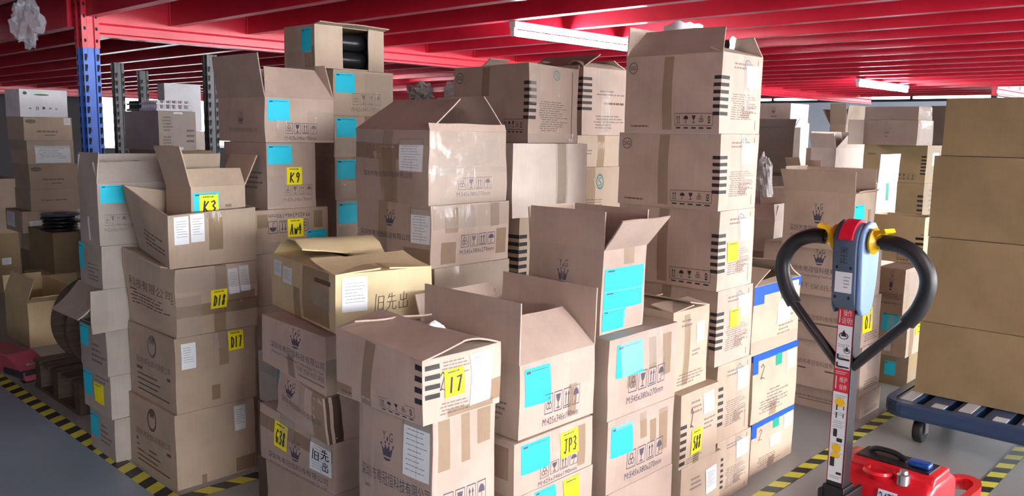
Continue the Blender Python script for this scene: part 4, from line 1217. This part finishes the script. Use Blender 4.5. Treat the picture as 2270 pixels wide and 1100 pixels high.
# ------------------------------------------------------------------ cartons at the far left
GL = 'cartons at the far left'
SL = Stack(7.35)
z = ZB(85, 562, 7.35)
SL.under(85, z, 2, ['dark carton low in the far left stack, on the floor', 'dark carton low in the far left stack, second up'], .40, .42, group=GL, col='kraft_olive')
samR = lambda: [('ellipse', .03, .25, .72, .9, None, 0, 'ink_soft'), ('lines', .22, .80, .34, .5, 1, 0, 'ink_soft'), ('lines', .42, .64, .2, .32, 1, 0, 'ink_soft')]
SL.box(82, 516, 'brown carton under the labelled one in the far left stack', xr=178, b=.40, group=GL, col='kraft_tan')
SL.box(50, 470, 'far left carton with white slip behind the black round things', xr=172, b=.42, group=GL, col='kraft_tan', R=[('white', .12, .48, .12, .55, 'plain'), ('lines', .3, .8, .72, .82, 1)], L=[('white', .1, .6, .2, .9, 'plain')])
SL.box(68, 421, 'fifth carton down in the far left stack with a line of print', xr=178, b=.38, group=GL, col='kraft_tan', R=[('lines', .18, .88, .45, .58, 1)])
SL.box(66, 365, 'brown carton with oval logo below the big white label, far left', xr=174, b=.38, group=GL, col='kraft_tan', R=samR())
SL.box(60, 312, 'brown carton with large white label in the far left stack', xr=164, b=.40, group=GL, col='kraft_tan', R=[('white', .16, .92, .05, .78, 'plain'), ('clear', 0, 1, .7, 1)], L=[('clear', 0, 1, .6, 1)])
SL.box(52, 259, 'brown carton with oval logo under the white carton, far left', xr=160, b=.40, group=GL, col='kraft_tan', R=samR() + [('white', .83, .97, .68, .98, 'plain')])
SL.box(43, 197, 'white carton with dark symbols topping the far left stack', xr=149, b=.36, group=GL, col='carton_white', R=[('ellipse', .07, .16, .80, .92, None, 0, 'ink_navy'), ('ellipse', .30, .62, .78, .84, None, 0, 'ink_green'), ('bar', .18, .23, .30, .33, None, 0, 'ink_navy'), ('bar', .33, .345, .25, .38, None, 0, 'ink_navy'), ('bar', .365, .38, .25, .38, None, 0, 'ink_navy'), ('ellipse', .46, .52, .28, .38, None, 0, 'ink_navy'), ('ellipse', .6, .66, .29, .36), ('ellipse', .73, .78, .27, .34)])
SM = Stack(6.72)
z = ZB(118, 610, 6.72)
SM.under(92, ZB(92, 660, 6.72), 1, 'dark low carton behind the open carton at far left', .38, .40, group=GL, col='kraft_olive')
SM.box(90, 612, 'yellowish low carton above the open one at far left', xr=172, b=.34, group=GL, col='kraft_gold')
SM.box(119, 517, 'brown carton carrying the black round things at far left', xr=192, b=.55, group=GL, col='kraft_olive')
black_top = SM.boxes[-1]
SN = Stack(6.08)
SN.v = on_z(66, 772, 0).dot(V)
SN.box(64, 672, 'open tan carton on the floor at the far left', xr=152, b=.50, z0=0, group=GL, col='kraft_gold', open_='T', v=SN.v, flaps=[('L', 70, .16, 0, 0), ('R', 155, .12), ('E', 95, .1), ('B', 100, .12)])
SO = Stack(8.3)
for yt, lb, cc in ((600, 'dull carton at the left picture edge, lowest seen', 'kraft_olive'), (522, 'dull carton with small white slip at the left picture edge', 'kraft_olive'), (398, 'tan carton higher up at the left picture edge', 'kraft_tan')):
    SO.box(-40, yt, lb, xr=44, b=.5, group=GL, col=cc, R=[('white', .5, .75, .1, .3, 'plain')] if yt == 522 else [])
# carton with bubble wrap seen between the blue column and the K3 carton
SQ = Stack(6.1)
z = ZB(352, 334, 6.1)
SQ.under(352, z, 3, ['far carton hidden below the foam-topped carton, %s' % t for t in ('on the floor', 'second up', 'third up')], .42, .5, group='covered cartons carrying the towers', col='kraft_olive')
SQ.box(352, 246, 'grey-olive carton with a white paper strip right of the blue column', xl=277, xr=434, group=GL, col='kraft_grey', R=[('bar', .40, .64, .02, .98, None, 0, 'paper_white'), ('lines', .1, .36, .5, .9, 5), ('lines', .1, .36, .1, .4, 4), ('lines', .72, .95, .2, .6, 3)])
foam_box = SQ.boxes[-1]
SK = Stack(8.2)
z = ZB(365, 290, 8.2)
SK.under(365, z, 3, ['far carton hidden below the bright white carton, %s' % t for t in ('on the floor', 'second up', 'third up')], .45, .5, group='covered cartons carrying the towers', col='kraft_pale')
SK.box(366, 184, 'far white carton glowing in window light behind the foam pieces', xl=350, xr=446, group=GL, col='carton_white')

# dim cartons and bags between the cyan column and the striped carton
SV = Stack(3.6)
z = ZB(960, 300, 3.6)
SV.under(958, z, 4, ['hidden carton behind the middle tower gap, %s' % t for t in ('on the floor', 'second up', 'third up', 'fourth up')], .36, .34, group='covered cartons carrying the towers', col='kraft_olive')
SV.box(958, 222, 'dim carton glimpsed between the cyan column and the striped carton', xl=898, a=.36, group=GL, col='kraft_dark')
bag_box = SV.boxes[-1]
# ------------------------------------------------------------------ powered pallet truck, right foreground
TR = empty('pallet_truck', (1.035, 2.50, 0), -R_(46))
tag(TR, 'red powered pallet truck with black looped tiller in the right foreground', 'pallet truck')
def V3(x, y, z): return Vector((x, y, z))
mast = MB(); mast.box(-.027, .027, -.022, .032, .40, 1.0); mo = mast.build('mast', 'black_paint', TR, bevel=.003)
b_ = MB(); b_.box(-.034, .034, -.03, .05, .22, .415); b_.box(-.044, -.031, -.04, .09, .2, .40); b_.box(.031, .044, -.04, .09, .2, .40); b_.build('mast_bracket', 'black_paint', TR, bevel=.004)
st = MB(); st.quad(V3(-.024, -.0232, .43), V3(.024, -.0232, .43), V3(.024, -.0232, .985), V3(-.024, -.0232, .985)); so = st.build('instruction_sticker', 'paper_white', mo); tag(so, 'tall white instruction sticker with red headings')
def decal(pieces, name, material, parent, y=-.0238):
    m_ = MB()
    for d, x0, z0, x1, z1 in pieces:
        i = len(m_.v)
        m_.v += [V3(x0 + (x1 - x0) * x, y, z0 + (z1 - z0) * yy) for x, yy in d[0]]
        m_.f += [tuple(i + k for k in q) for q in d[1]]
    return m_.build(name, material, parent)
rect = Flat(); rect.rect(0, 0, 1, 1); rect = rect.data()
decal([(rect, -.024, .928, .024, .985), (rect, -.024, .718, .024, .792), (rect, -.024, .925, -.0225, .43), (rect, .0225, .43, .024, .985)], 'sticker_headings', 'plastic_red', mo, -.0236)
decal([(text_polys('操作'), -.008, .957, .018, .978), (text_polys('说明!'), -.012, .933, .021, .954), (text_polys('维护'), -.006, .750, .018, .768), (text_polys('保养'), -.006, .726, .018, .744), (rect, -.02, .782, .016, .784), (rect, -.02, .776, .010, .778), (rect, -.02, .935, -.017, .975), (rect, -.018, .728, -.015, .768)], 'sticker_heading_text', 'carton_white', mo, -.0242)['kind'] = 'stuff'
g = Flat(); g.ring(.5, .35, .5, .35, .1); g.poly([(.2, .3), (.8, .3), (.5, 1)]); tri = g.data()
ic = [(tri, -.018, .885, .012, .915), (tri, 0, .842, .02, .866), (rect, -.02, .822, -.014, .838), (rect, -.014, .82, .02, .826), (rect, -.02, .797, -.015, .812), (rect, -.015, .796, .02, .801)]
for zz in (.66, .635): ic += [(rect, -.01, zz, -.006, zz + .018), (rect, .012, zz + .004, .015, zz + .016)]
ic += [(rect, -.014, .575, -.002, .600), (rect, -.002, .56, .016, .572), (rect, -.018, .478, -.004, .508), (rect, .004, .455, .02, .463)]
decal(ic, 'sticker_icons', 'ink_black', mo, -.0242)['kind'] = 'stuff'
decal([(art('ln', art_lines, 2, 1, .3), -.02, .895 - .034 * k, .02, .907 - .034 * k) for k in (1, 2, 3)] + [(art('ln', art_lines, 2, 2, .3), -.02, z_, .02, z_ + .012) for z_ in (.70, .645, .618, .605, .545, .517, .44)], 'sticker_lines', 'ink_grey', mo, -.0240)['kind'] = 'stuff'
g = Flat(); g.disc(.5, .5, .5, .5); dsc = g.data()
decal([(dsc, -.016, .672, .016, .700), (dsc, -.016, .525, .014, .552), (dsc, -.018, .505, .012, .523)], 'sticker_pictures', 'plastic_yellow', mo, -.0241)['kind'] = 'stuff'
# tiller head
prof = [(-.050, 1.0), (-.058, 1.06), (-.066, 1.15), (-.066, 1.19), (-.057, 1.218), (-.036, 1.238), (-.005, 1.248), (.025, 1.244), (.05, 1.225), (.066, 1.19), (.068, 1.14), (.062, 1.06), (.045, 1.0), (.02, .975), (-.03, .975)]
h_ = MB(); h_.prism(prof, lambda y, z, x: V3(x, y * .88, 1.115 + (z - 1.115) * .97), -.038, .030); ho = h_.build('tiller_head', 'plastic_slate', TR, bevel=.004, smooth=True)
sp_ = [(y * .90 + .012, z - (.0 if z > 1.05 else .012)) for y, z in prof]
for s_ in (-1, 1):
    c_ = MB(); c_.prism(sp_, lambda y, z, x: V3(x, y, z), *( (.0302, .046) if s_ > 0 else (-.046, -.0382))); c_.build('side_cover', 'plastic_lightblue' if s_ > 0 else 'plastic_slate', ho, bevel=.006, seg=3, smooth=True)
rb = MB()
P_ = []
for i in range(7):
    a_ = R_(168 - i * 17)
    P_.append([V3(x, .066 * math.cos(a_) * .92, 1.180 + .066 * math.sin(a_)) for x in (-.022, -.012, -.002, .008, .018)])
rbm = slab(P_, .014); rbm.build('emergency_button', 'plastic_red', ho, smooth=True)
st = MB(); st.quad(V3(-.026, -.0596, 1.035), V3(.026, -.0596, 1.035), V3(.026, -.0612, 1.098), V3(-.026, -.0612, 1.098)); s2 = st.build('data_sticker', 'paper_white', ho)
decal([(art('ln', art_lines, 4, 3, .3), .0, 1.05, .024, 1.09)], 'data_print', 'ink_grey', s2, -.0619)
decal([(dsc, -.026, 1.106, -.018, 1.116), (dsc, .016, 1.106, .024, 1.116), (dsc, -.026, 1.016, -.018, 1.026), (dsc, .016, 1.016, .024, 1.026)], 'screw_holes', 'black_slot', ho, -.0622)
decal([(text_polys('正'), -.015, 1.125, .009, 1.148), (text_polys('米'), -.015, 1.152, .009, 1.174)], 'raised_lettering', 'steel_dark', ho, -.0622)
for s_ in (-1, 1):
    k_ = MB(); k_.lathe([(.012, 0), (.036, .004), (.041, .012), (.030, .022), (.020, .034), (.018, .044)], Matrix.Translation((s_ * .048, .0, 1.192)) @ Matrix.Rotation(s_ * math.pi / 2, 4, 'Y'), 24)
    ko = k_.build('thumb_dial', 'plastic_yellow', ho, smooth=True)
    w_ = MB()
    P_ = [[V3(s_ * (.066 + .036 * i / 5 + .004 * j), -.026 + .014 * j - .012 * i / 5, 1.205 + .030 * i / 5 + .006 * math.sin(i)) for j in range(4)] for i in range(6)]
    wm = slab(P_, .012); wm.build('dial_wing', 'plastic_yellow', ko, smooth=True)
# handle loop
def bez(pts, n=10):
    out = []
    for i in range(len(pts) - 1):
        p0, p1, p2, p3 = pts[max(i - 1, 0)], pts[i], pts[i + 1], pts[min(i + 2, len(pts) - 1)]
        for k in range(n):
            t = k / n
            out.append(.5 * ((2 * p1) + (p2 - p0) * t + (2 * p0 - 5 * p1 + 4 * p2 - p3) * t * t + (3 * p1 - p0 - 3 * p2 + p3) * t ** 3))
    return out + [pts[-1]]
for s_ in (-1, 1):
    q = bez([V3(s_ * .088, -.012, 1.192), V3(s_ * .135, -.012, 1.189), V3(s_ * .182, -.012, 1.167), V3(s_ * .217, -.012, 1.12), V3(s_ * .222, -.012, 1.07), V3(s_ * .203, -.012, 1.01), V3(s_ * .175, -.012, .967)])
    t_ = MB(); t_.tube(q, .0235, 16); t_.build('grip', 'rubber', TR, smooth=True)
    t_ = MB(); t_.tube([V3(s_ * .180, -.012, .973), V3(s_ * .105, -.01, .890), V3(s_ * .022, -.004, .80)], .0155, 14); t_.build('handle_tube', 'black_paint', TR, smooth=True)
    t_ = MB(); t_.tube([V3(s_ * .05, -.012, 1.192), V3(s_ * .092, -.012, 1.192)], .014, 12); t_.build('handle_axle', 'steel_dark', TR, smooth=True)
# chassis
bd = MB()
bd.prism([(.125, .06), (.40, .06), (.40, .40), (.33, .43), (.20, .43), (.150, .405), (.125, .33)], lambda y, z, x: V3(x, y, z), -.10, .225)
bo = bd.build('motor_cover', 'paint_truck_red', TR, bevel=.028, seg=4, smooth=True)
hp = MB()
hp.prism([(.185, .41), (.335, .41), (.325, .447), (.20, .447)], lambda y, z, x: V3(x, y, z), -.045, .222)
hp.build('battery_housing', 'paint_truck_red', TR, bevel=.010, seg=3, smooth=True)
bt = MB(); bt.box(-.032, .200, .205, .305, .4465, .4535); bto = bt.build('battery_panel', 'black_paint', TR, bevel=.003)
hb = MB(); hb.tube(bez([V3(-.01, .265, .452), V3(.01, .265, .466), V3(.07, .262, .468), V3(.11, .258, .454)], 6), .009, 10); hb.build('battery_handle', 'rubber', bto, smooth=True)
kb = MB(); kb.box(.125, .192, .222, .262, .4535, .472); kb.build('plug', 'plastic_keyblue', bto, bevel=.008, seg=3, smooth=True)
kk = MB(); kk.lathe([(.020, -.02), (.020, .012), (.014, .016), (.012, .026)], Matrix.Translation((.135, .172, .428)), 18); kk.build('key_switch', 'steel_light', TR, smooth=True)
rg = MB(); rg.lathe([(.036, -.02), (.050, 0), (.044, .008), (.036, .006), (.030, -.004)], Matrix.Translation((.055, .180, .425)), 26); rg.build('cover_ring', 'paint_truck_red', TR, smooth=True)
lb = MB(); lb.quad(V3(.075, .1235, .338), V3(.135, .1235, .338), V3(.135, .1355, .385), V3(.075, .1355, .385)); lo = lb.build('number_plate', 'paper_white', TR)
m_ = MB()
tp = text_polys('2477')
m_.v = [V3(.080 + .05 * x, .1225 + .0115 * (.15 + .7 * yy), .345 + .033 * yy) for x, yy in tp[0]]
m_.f = [tuple(q) for q in tp[1]]
m_.build('plate_digits', 'plastic_keyblue', lo)
ws = MB(); ws.quad(V3(.165, .1232, .31), V3(.215, .1232, .31), V3(.215, .1340, .375), V3(.165, .1340, .375)); wo = ws.build('warning_sticker', 'plastic_yellow', TR)
for fx in (-.20, .03):
    fk = MB(); fk.box(fx - .07, fx + .07, .38, .90, .055, .105)
    fk.box(fx - .07, fx - .042, .90, 1.10, .055, .105); fk.box(fx + .042, fx + .07, .90, 1.10, .055, .105)
    O2 = [(math.cos(R_(k * 15)) * .07, math.sin(R_(k * 15)) * .11) for k in range(13)]
    I2 = [(math.cos(R_(180 - k * 15)) * .042, math.sin(R_(180 - k * 15)) * .065) for k in range(13)]
    for k in range(12):
        fk.prism([(fx + O2[k][0], 1.10 + O2[k][1]), (fx + O2[k + 1][0], 1.10 + O2[k + 1][1]), (fx + I2[11 - k][0], 1.10 + I2[11 - k][1]), (fx + I2[12 - k][0], 1.10 + I2[12 - k][1])], lambda x, y, z: V3(x, y, z), .055, .105)
    fk.build('fork', 'paint_truck_red', TR)
    rw = MB(); rw.lathe([(.036, -.03), (.038, 0), (.036, .03)], Matrix.Translation((fx, .98, .039)) @ Matrix.Rotation(math.pi / 2, 4, 'Y'), 18); rw.build('load_roller', 'rubber', TR, smooth=True)
dw = MB(); dw.lathe([(.08, -.03), (.088, -.02), (.088, .02), (.08, .03)], Matrix.Translation((.06, .26, .0885)) @ Matrix.Rotation(math.pi / 2, 4, 'Y'), 24); dw.build('drive_wheel', 'rubber', TR, smooth=True)
# ------------------------------------------------------------------ blue platform cart
u0c, u1c, v0c, v1c = 4.20, 4.92, .30, 1.43
CT = empty('platform_cart', uv((u0c + u1c) / 2, (v0c + v1c) / 2, 0), YAW)
tag(CT, 'low dark blue plastic platform cart carrying the plain brown cartons', 'cart')
hu, hv = (u1c - u0c) / 2, (v1c - v0c) / 2
def rrect(a_, b_, r, n=6):
    out = []
    for cx, cy, a0 in ((a_ - r, b_ - r, 0), (-a_ + r, b_ - r, 90), (-a_ + r, -b_ + r, 180), (a_ - r, -b_ + r, 270)):
        for k in range(n + 1):
            t = R_(a0 + 90 * k / n)
            out.append((cx + r * math.cos(t), cy + r * math.sin(t)))
    return out
rim = MB()
O_, I_ = rrect(hu, hv, .10), rrect(hu - .045, hv - .045, .06)
n_ = len(O_)
rings = [[V3(x * .985, y * .99, CART_Z - .075) for x, y in O_], [V3(x, y, CART_Z - .055) for x, y in O_], [V3(x, y, CART_Z - .012) for x, y in O_], [V3(x * .985, y * .99, CART_Z) for x, y in O_], [V3(x, y, CART_Z) for x, y in I_], [V3(x, y, CART_Z - .055) for x, y in I_]]
for r0, r1 in zip(rings, rings[1:] + rings[:1]):
    for k in range(n_):
        rim.quad(r0[k], r0[(k + 1) % n_], r1[(k + 1) % n_], r1[k])
rim.build('rim', 'plastic_cartblue', CT, smooth=True)
for k in range(8):
    y = -hv + .10 + k * (2 * hv - .2) / 7
    d = MB(); d.box(-hu + .043, hu - .043, y - .048, y + .048, CART_Z - .05, CART_Z); d.build('deck_slat', 'plastic_cartblue', CT, bevel=.004)
d = MB(); d.box(-hu + .03, hu - .03, -hv + .03, hv - .03, CART_Z - .07, CART_Z - .052); d.build('deck_underside', 'plastic_cartblue', CT)
for k, (x, ln) in enumerate(((-hu + .15, .17), (-hu + .075, .07), (-hu + .15, .16), (-hu + .075, .07), (-hu + .15, .16))):
    y = hv - .10 - k * (2 * hv - .2) / 7 - (.02 if k % 2 else 0)
    d = MB(); d.box(x - ln / 2, x + ln / 2, y - .028, y + .028, CART_Z, CART_Z + .003); d.build('grip_pad', 'pad_grey', CT)
for x in (-hu + .09, hu - .12):
    for y in (hv - .17, -hv + .17):
        cr = empty('caster', (x, y, 0)); cr.parent = CT
        t_ = MB(); t_.lathe([(.030, -.022), (.056, -.022), (.062, -.014), (.062, .014), (.056, .022), (.030, .022)], Matrix.Translation((0, 0, .0622)) @ Matrix.Rotation(math.pi / 2, 4, 'X'), 24); t_.build('wheel', 'rubber', cr, smooth=True)
        f_ = MB(); f_.box(-.02, .02, -.032, -.026, .05, .128); f_.box(-.02, .02, .026, .032, .05, .128); f_.box(-.04, .04, -.04, .04, .125, .134); f_.build('fork_bracket', 'steel_light', cr)
# ------------------------------------------------------------------ loose things in and on the cartons
def sheetpile(name, label, cat, center, size, material, seed, puff=.6, n=14, rz=0.0, group=None):
    """a crumpled sheet or bag: a folded closed surface with its own depth"""
    o = MB()
    for i in range(n + 1):
        th = math.pi * i / n
        for j in range(2 * n):
            ph = math.pi * j / n
            d = V3(math.sin(th) * math.cos(ph), math.sin(th) * math.sin(ph), math.cos(th))
            k = 1 + puff * (noise.noise(d * 2.3 + V3(seed, 0, 0)) * .6 + noise.noise(d * 5.1 + V3(0, seed, 0)) * .45 + noise.noise(d * 11 + V3(0, 0, seed)) * .2)
            o.v.append(V3(d.x * size[0] * k, d.y * size[1] * k, d.z * size[2] * k + size[2]))
    m2 = 2 * n
    for i in range(n):
        for j in range(m2):
            o.f.append((i * m2 + j, (i + 1) * m2 + j, (i + 1) * m2 + (j + 1) % m2, i * m2 + (j + 1) % m2))
    ob = o.build(name, material)
    ob.location = center
    ob.rotation_euler = (0, 0, YAW + rz)
    tag(ob, label, cat, group)
    return ob
def inbox(c, x, y, z):
    return c.root.matrix_basis @ V3(x, y, z)
def paper(name, label, cat, center, w_, h_, tilt, rz, material='paper_white', seed=1.0):
    P_ = []
    for i in range(9):
        P_.append([])
        for j in range(9):
            x, z = (i / 8 - .5) * w_, j / 8 * h_
            y = .025 * math.sin(i * .7 + seed) + .02 * noise.noise(V3(i * .5, j * .5, seed)) + .35 * w_ * (i / 8 - .5) ** 2
            P_[-1].append(V3(x, y, z + .02 * noise.noise(V3(i * .6, seed, 0))))
    ob = slab(P_, .002).build(name, material, None, smooth=True)
    ob.location = center
    ob.rotation_euler = (R_(tilt), 0, rz)
    tag(ob, label, cat)
    return ob
for i, (dy, z_) in enumerate(((0, .055), (0, .142))):
    rl = MB(); rl.lathe([(.02, -.12), (.040, -.12), (.043, -.11), (.043, .11), (.040, .12), (.02, .12)], Matrix.Rotation(math.pi / 2, 4, 'Y'), 24)
    ob = rl.build('foam_roll', 'foam_black', None, smooth=True)
    ob.location = inbox(topbox, .02, -topbox.b / 2 + .075, z_)
    ob.rotation_euler = (0, 0, YAW)
    tag(ob, ('lower' if i == 0 else 'upper') + ' black roll inside the end-open carton at the top', 'roll', 'black rolls in the top carton')
sheetpile('plastic_bag', 'grey plastic bag bulging from the topmost striped carton', 'bag', inbox(tower, .05, .02, .18), (.10, .13, .10), 'wrap_grey', 3.1)
paper('paper_sheet', 'white paper sticking up behind the lid of the topmost striped carton', 'paper', inbox(tower, .02, .06, .24), .16, .21, -12, YAW - .9, 'paper_white', 2.0)
paper('paper_sheet', 'white printed paper leaning out of the topmost striped carton', 'paper', inbox(tower, .10, -.10, .25), .12, .13, 10, YAW + .1, 'paper_white', 4.0)
sheetpile('plastic_bag', 'white-grey plastic bag inside the plastic-wrapped middle carton', 'bag', inbox(mid, .02, .03, .10), (.13, .15, .09), 'bag_grey', 7.7)
paper('paper_sheet', 'white paper under the lid of the carton with the yellow 17 note', 'paper', inbox(lidbox, .05, -.02, .165), .16, .06, -70, YAW - .3, 'paper_white', 1.2)
sheetpile('plastic_wrap', 'clear plastic wrap on top of the narrow left tower', 'plastic', inbox(S1.boxes[-1], .02, .03, .225), (.15, .08, .06), 'clear_plastic', 5.3)
p = on_v(62, 70, 5.6)
sheetpile('plastic_wrap', 'clear plastic bag hanging under the ceiling at the top left corner', 'plastic', (p.x, p.y, p.z - .06), (.075, .075, .12), 'clear_plastic', 9.2, .9)
# foam trays on the far carton
def tray(center, wx, wy, label, material, rz):
    r = empty('packing_tray', center, rz)
    tag(r, label, 'tray', 'packing trays on the far carton')
    d = MB(); d.box(-wx / 2, wx / 2, -wy / 2, wy / 2, 0, .018); d.box(-wx / 2, wx / 2, -wy / 2, wy / 2, .045, .058); d.build('sheet', material, r, bevel=.003)
    c_ = MB()
    nx, ny = int(wx / .045), int(wy / .045)
    for i in range(nx):
        for j in range(ny):
            c_.lathe([(.018, .018), (.013, .045)], Matrix.Translation((-wx / 2 + (i + .5) * wx / nx, -wy / 2 + (j + .5) * wy / ny, 0)), 8)
            c_.lathe([(.018, .058), (.012, .078)], Matrix.Translation((-wx / 2 + (i + .5) * wx / nx, -wy / 2 + (j + .5) * wy / ny, 0)), 8)
    c_.build('cups', material, r)
f0 = foam_box.root.matrix_basis
tray(f0 @ V3(.0, -.12, foam_box.h + .002), foam_box.a * .98, .30, 'white cupped packing tray on the grey-olive carton', 'carton_white', YAW)
tray(f0 @ V3(.0, .18, foam_box.h + .002), foam_box.a * .9, .22, 'dark cupped packing tray on the grey-olive carton', 'steel_dark', YAW)
# black round reels
for i in range(5):
    d = MB(); r_ = .13 - .012 * (i % 2)
    d.lathe([(.02, 0), (r_, 0), (r_ + .006, .006), (r_ + .006, .012), (r_, .018), (.05, .018), (.045, .026), (.02, .026)], Matrix.Identity(4), 28)
    ob = d.build('plastic_reel', 'black_paint' if i < 4 else 'plastic_slate', None, smooth=True)
    q = black_top.root.matrix_basis @ V3(.0 + .012 * (i % 3) - .01, -.10 + .01 * (i % 2), black_top.h + .003 + i * .0275)
    ob.location = q
    tag(ob, 'round black reel on the far left brown carton, %s' % ('lowest', 'second', 'third', 'fourth', 'topmost of the pile')[i], 'reel', 'black reels at the far left')
# cable drum on a low dark crate behind the narrow left tower
pc = on_v(236, 700, 4.75)
cz = .17
cr = empty('wooden_crate', (pc.x - .05, pc.y + .05, 0), YAW)
tag(cr, 'low dark wooden pallet under the cable drum, left', 'pallet')
for k in range(5):
    d = MB(); d.box(-.26, .26, -.35 + k * .15, -.25 + k * .15, cz - .02, cz - .001); d.build('top_board', 'wood_dark', cr)
for y in (-.32, 0, .28):
    d = MB(); d.box(-.26, .26, y - .04, y + .04, .02, cz - .02); d.build('bearer', 'wood_dark', cr)
for k in range(3):
    d = MB(); d.box(-.26 + k * .21, -.16 + k * .21, -.35, .35, 0, .02); d.build('bottom_board', 'wood_dark', cr)
dr = empty('cable_drum', (pc.x, pc.y, cz), 0)
tag(dr, 'dark brown round cable drum behind the narrow left tower', 'drum')
rr = .25
face = math.atan2(-pc.y, -pc.x)
DM = Matrix.Translation((0, 0, rr + .002)) @ Matrix.Rotation(face + .35, 4, 'Z') @ Matrix.Rotation(math.pi / 2, 4, 'Y')
for z_ in (.10, -.12):
    d = MB(); d.lathe([(.04, 0), (rr - .004, 0), (rr, .004), (rr, .016), (rr - .004, .02), (.04, .02)], DM @ Matrix.Translation((0, 0, z_)), 40); d.build('flange', 'wood_dark', dr, smooth=True)
d = MB(); d.lathe([(.12, -.10), (.12, .10)], DM, 28); d.build('core', 'wood_dark', dr, smooth=True)
# red hand pallet jack fork at the left edge
tip = on_z(95, 858, 0)
PJ = empty('pallet_jack', (tip.x, tip.y, 0), R_(148))
tag(PJ, 'worn red hand pallet jack fork reaching in at the left edge', 'pallet jack')
for i, y in enumerate((0, .42)):
    d = MB(); d.prism([(.02, .045), (.06, .10), (.22, .17), (1.15, .17), (1.15, .06), (.3, .06)], lambda x, z, yy: V3(x, y + yy, z), -.08, .08); fo = d.build('fork', 'paint_worn_red', PJ, bevel=.008)
    if i == 0:
        d = MB(); d.box(.04, .26, -.085, .085, .055, .10); d.build('fork_nose', 'steel_dark', fo, bevel=.012)
        d = MB(); d.box(.10, .18, -.087, .03, .10, .125); d.build('wear_plate', 'steel_light', fo, bevel=.004)
    d = MB(); d.lathe([(.036, -.035), (.04, 0), (.036, .035)], Matrix.Translation((.14, y, .041)) @ Matrix.Rotation(math.pi / 2, 4, 'X'), 18); d.build('roller', 'rubber', PJ, smooth=True)
d = MB(); d.box(1.0, 1.15, -.1, .52, .06, .30); d.build('frame', 'paint_worn_red', PJ, bevel=.01)
# grey bag in the gap right of the tallest tower
p = on_v(1690, 456, 2.42)
sheetpile('plastic_bag', 'grey plastic-bagged bundle right of the tallest tower', 'bag', (p.x, p.y, 1.02), (.055, .05, .17), 'bag_grey', 2.2, .5)

sheetpile('plastic_bag', 'white crumpled bag on the dim carton left of the striped carton', 'bag', inbox(bag_box, .08, -.06, bag_box.h - .005), (.08, .09, .06), 'paper_white', 6.1, .7)
sheetpile('plastic_bag', 'pale crumpled bag on the dim carton right of the cyan column', 'bag', inbox(bag_box, -.08, .10, bag_box.h - .005), (.07, .07, .055), 'bag_grey', 8.4, .7)
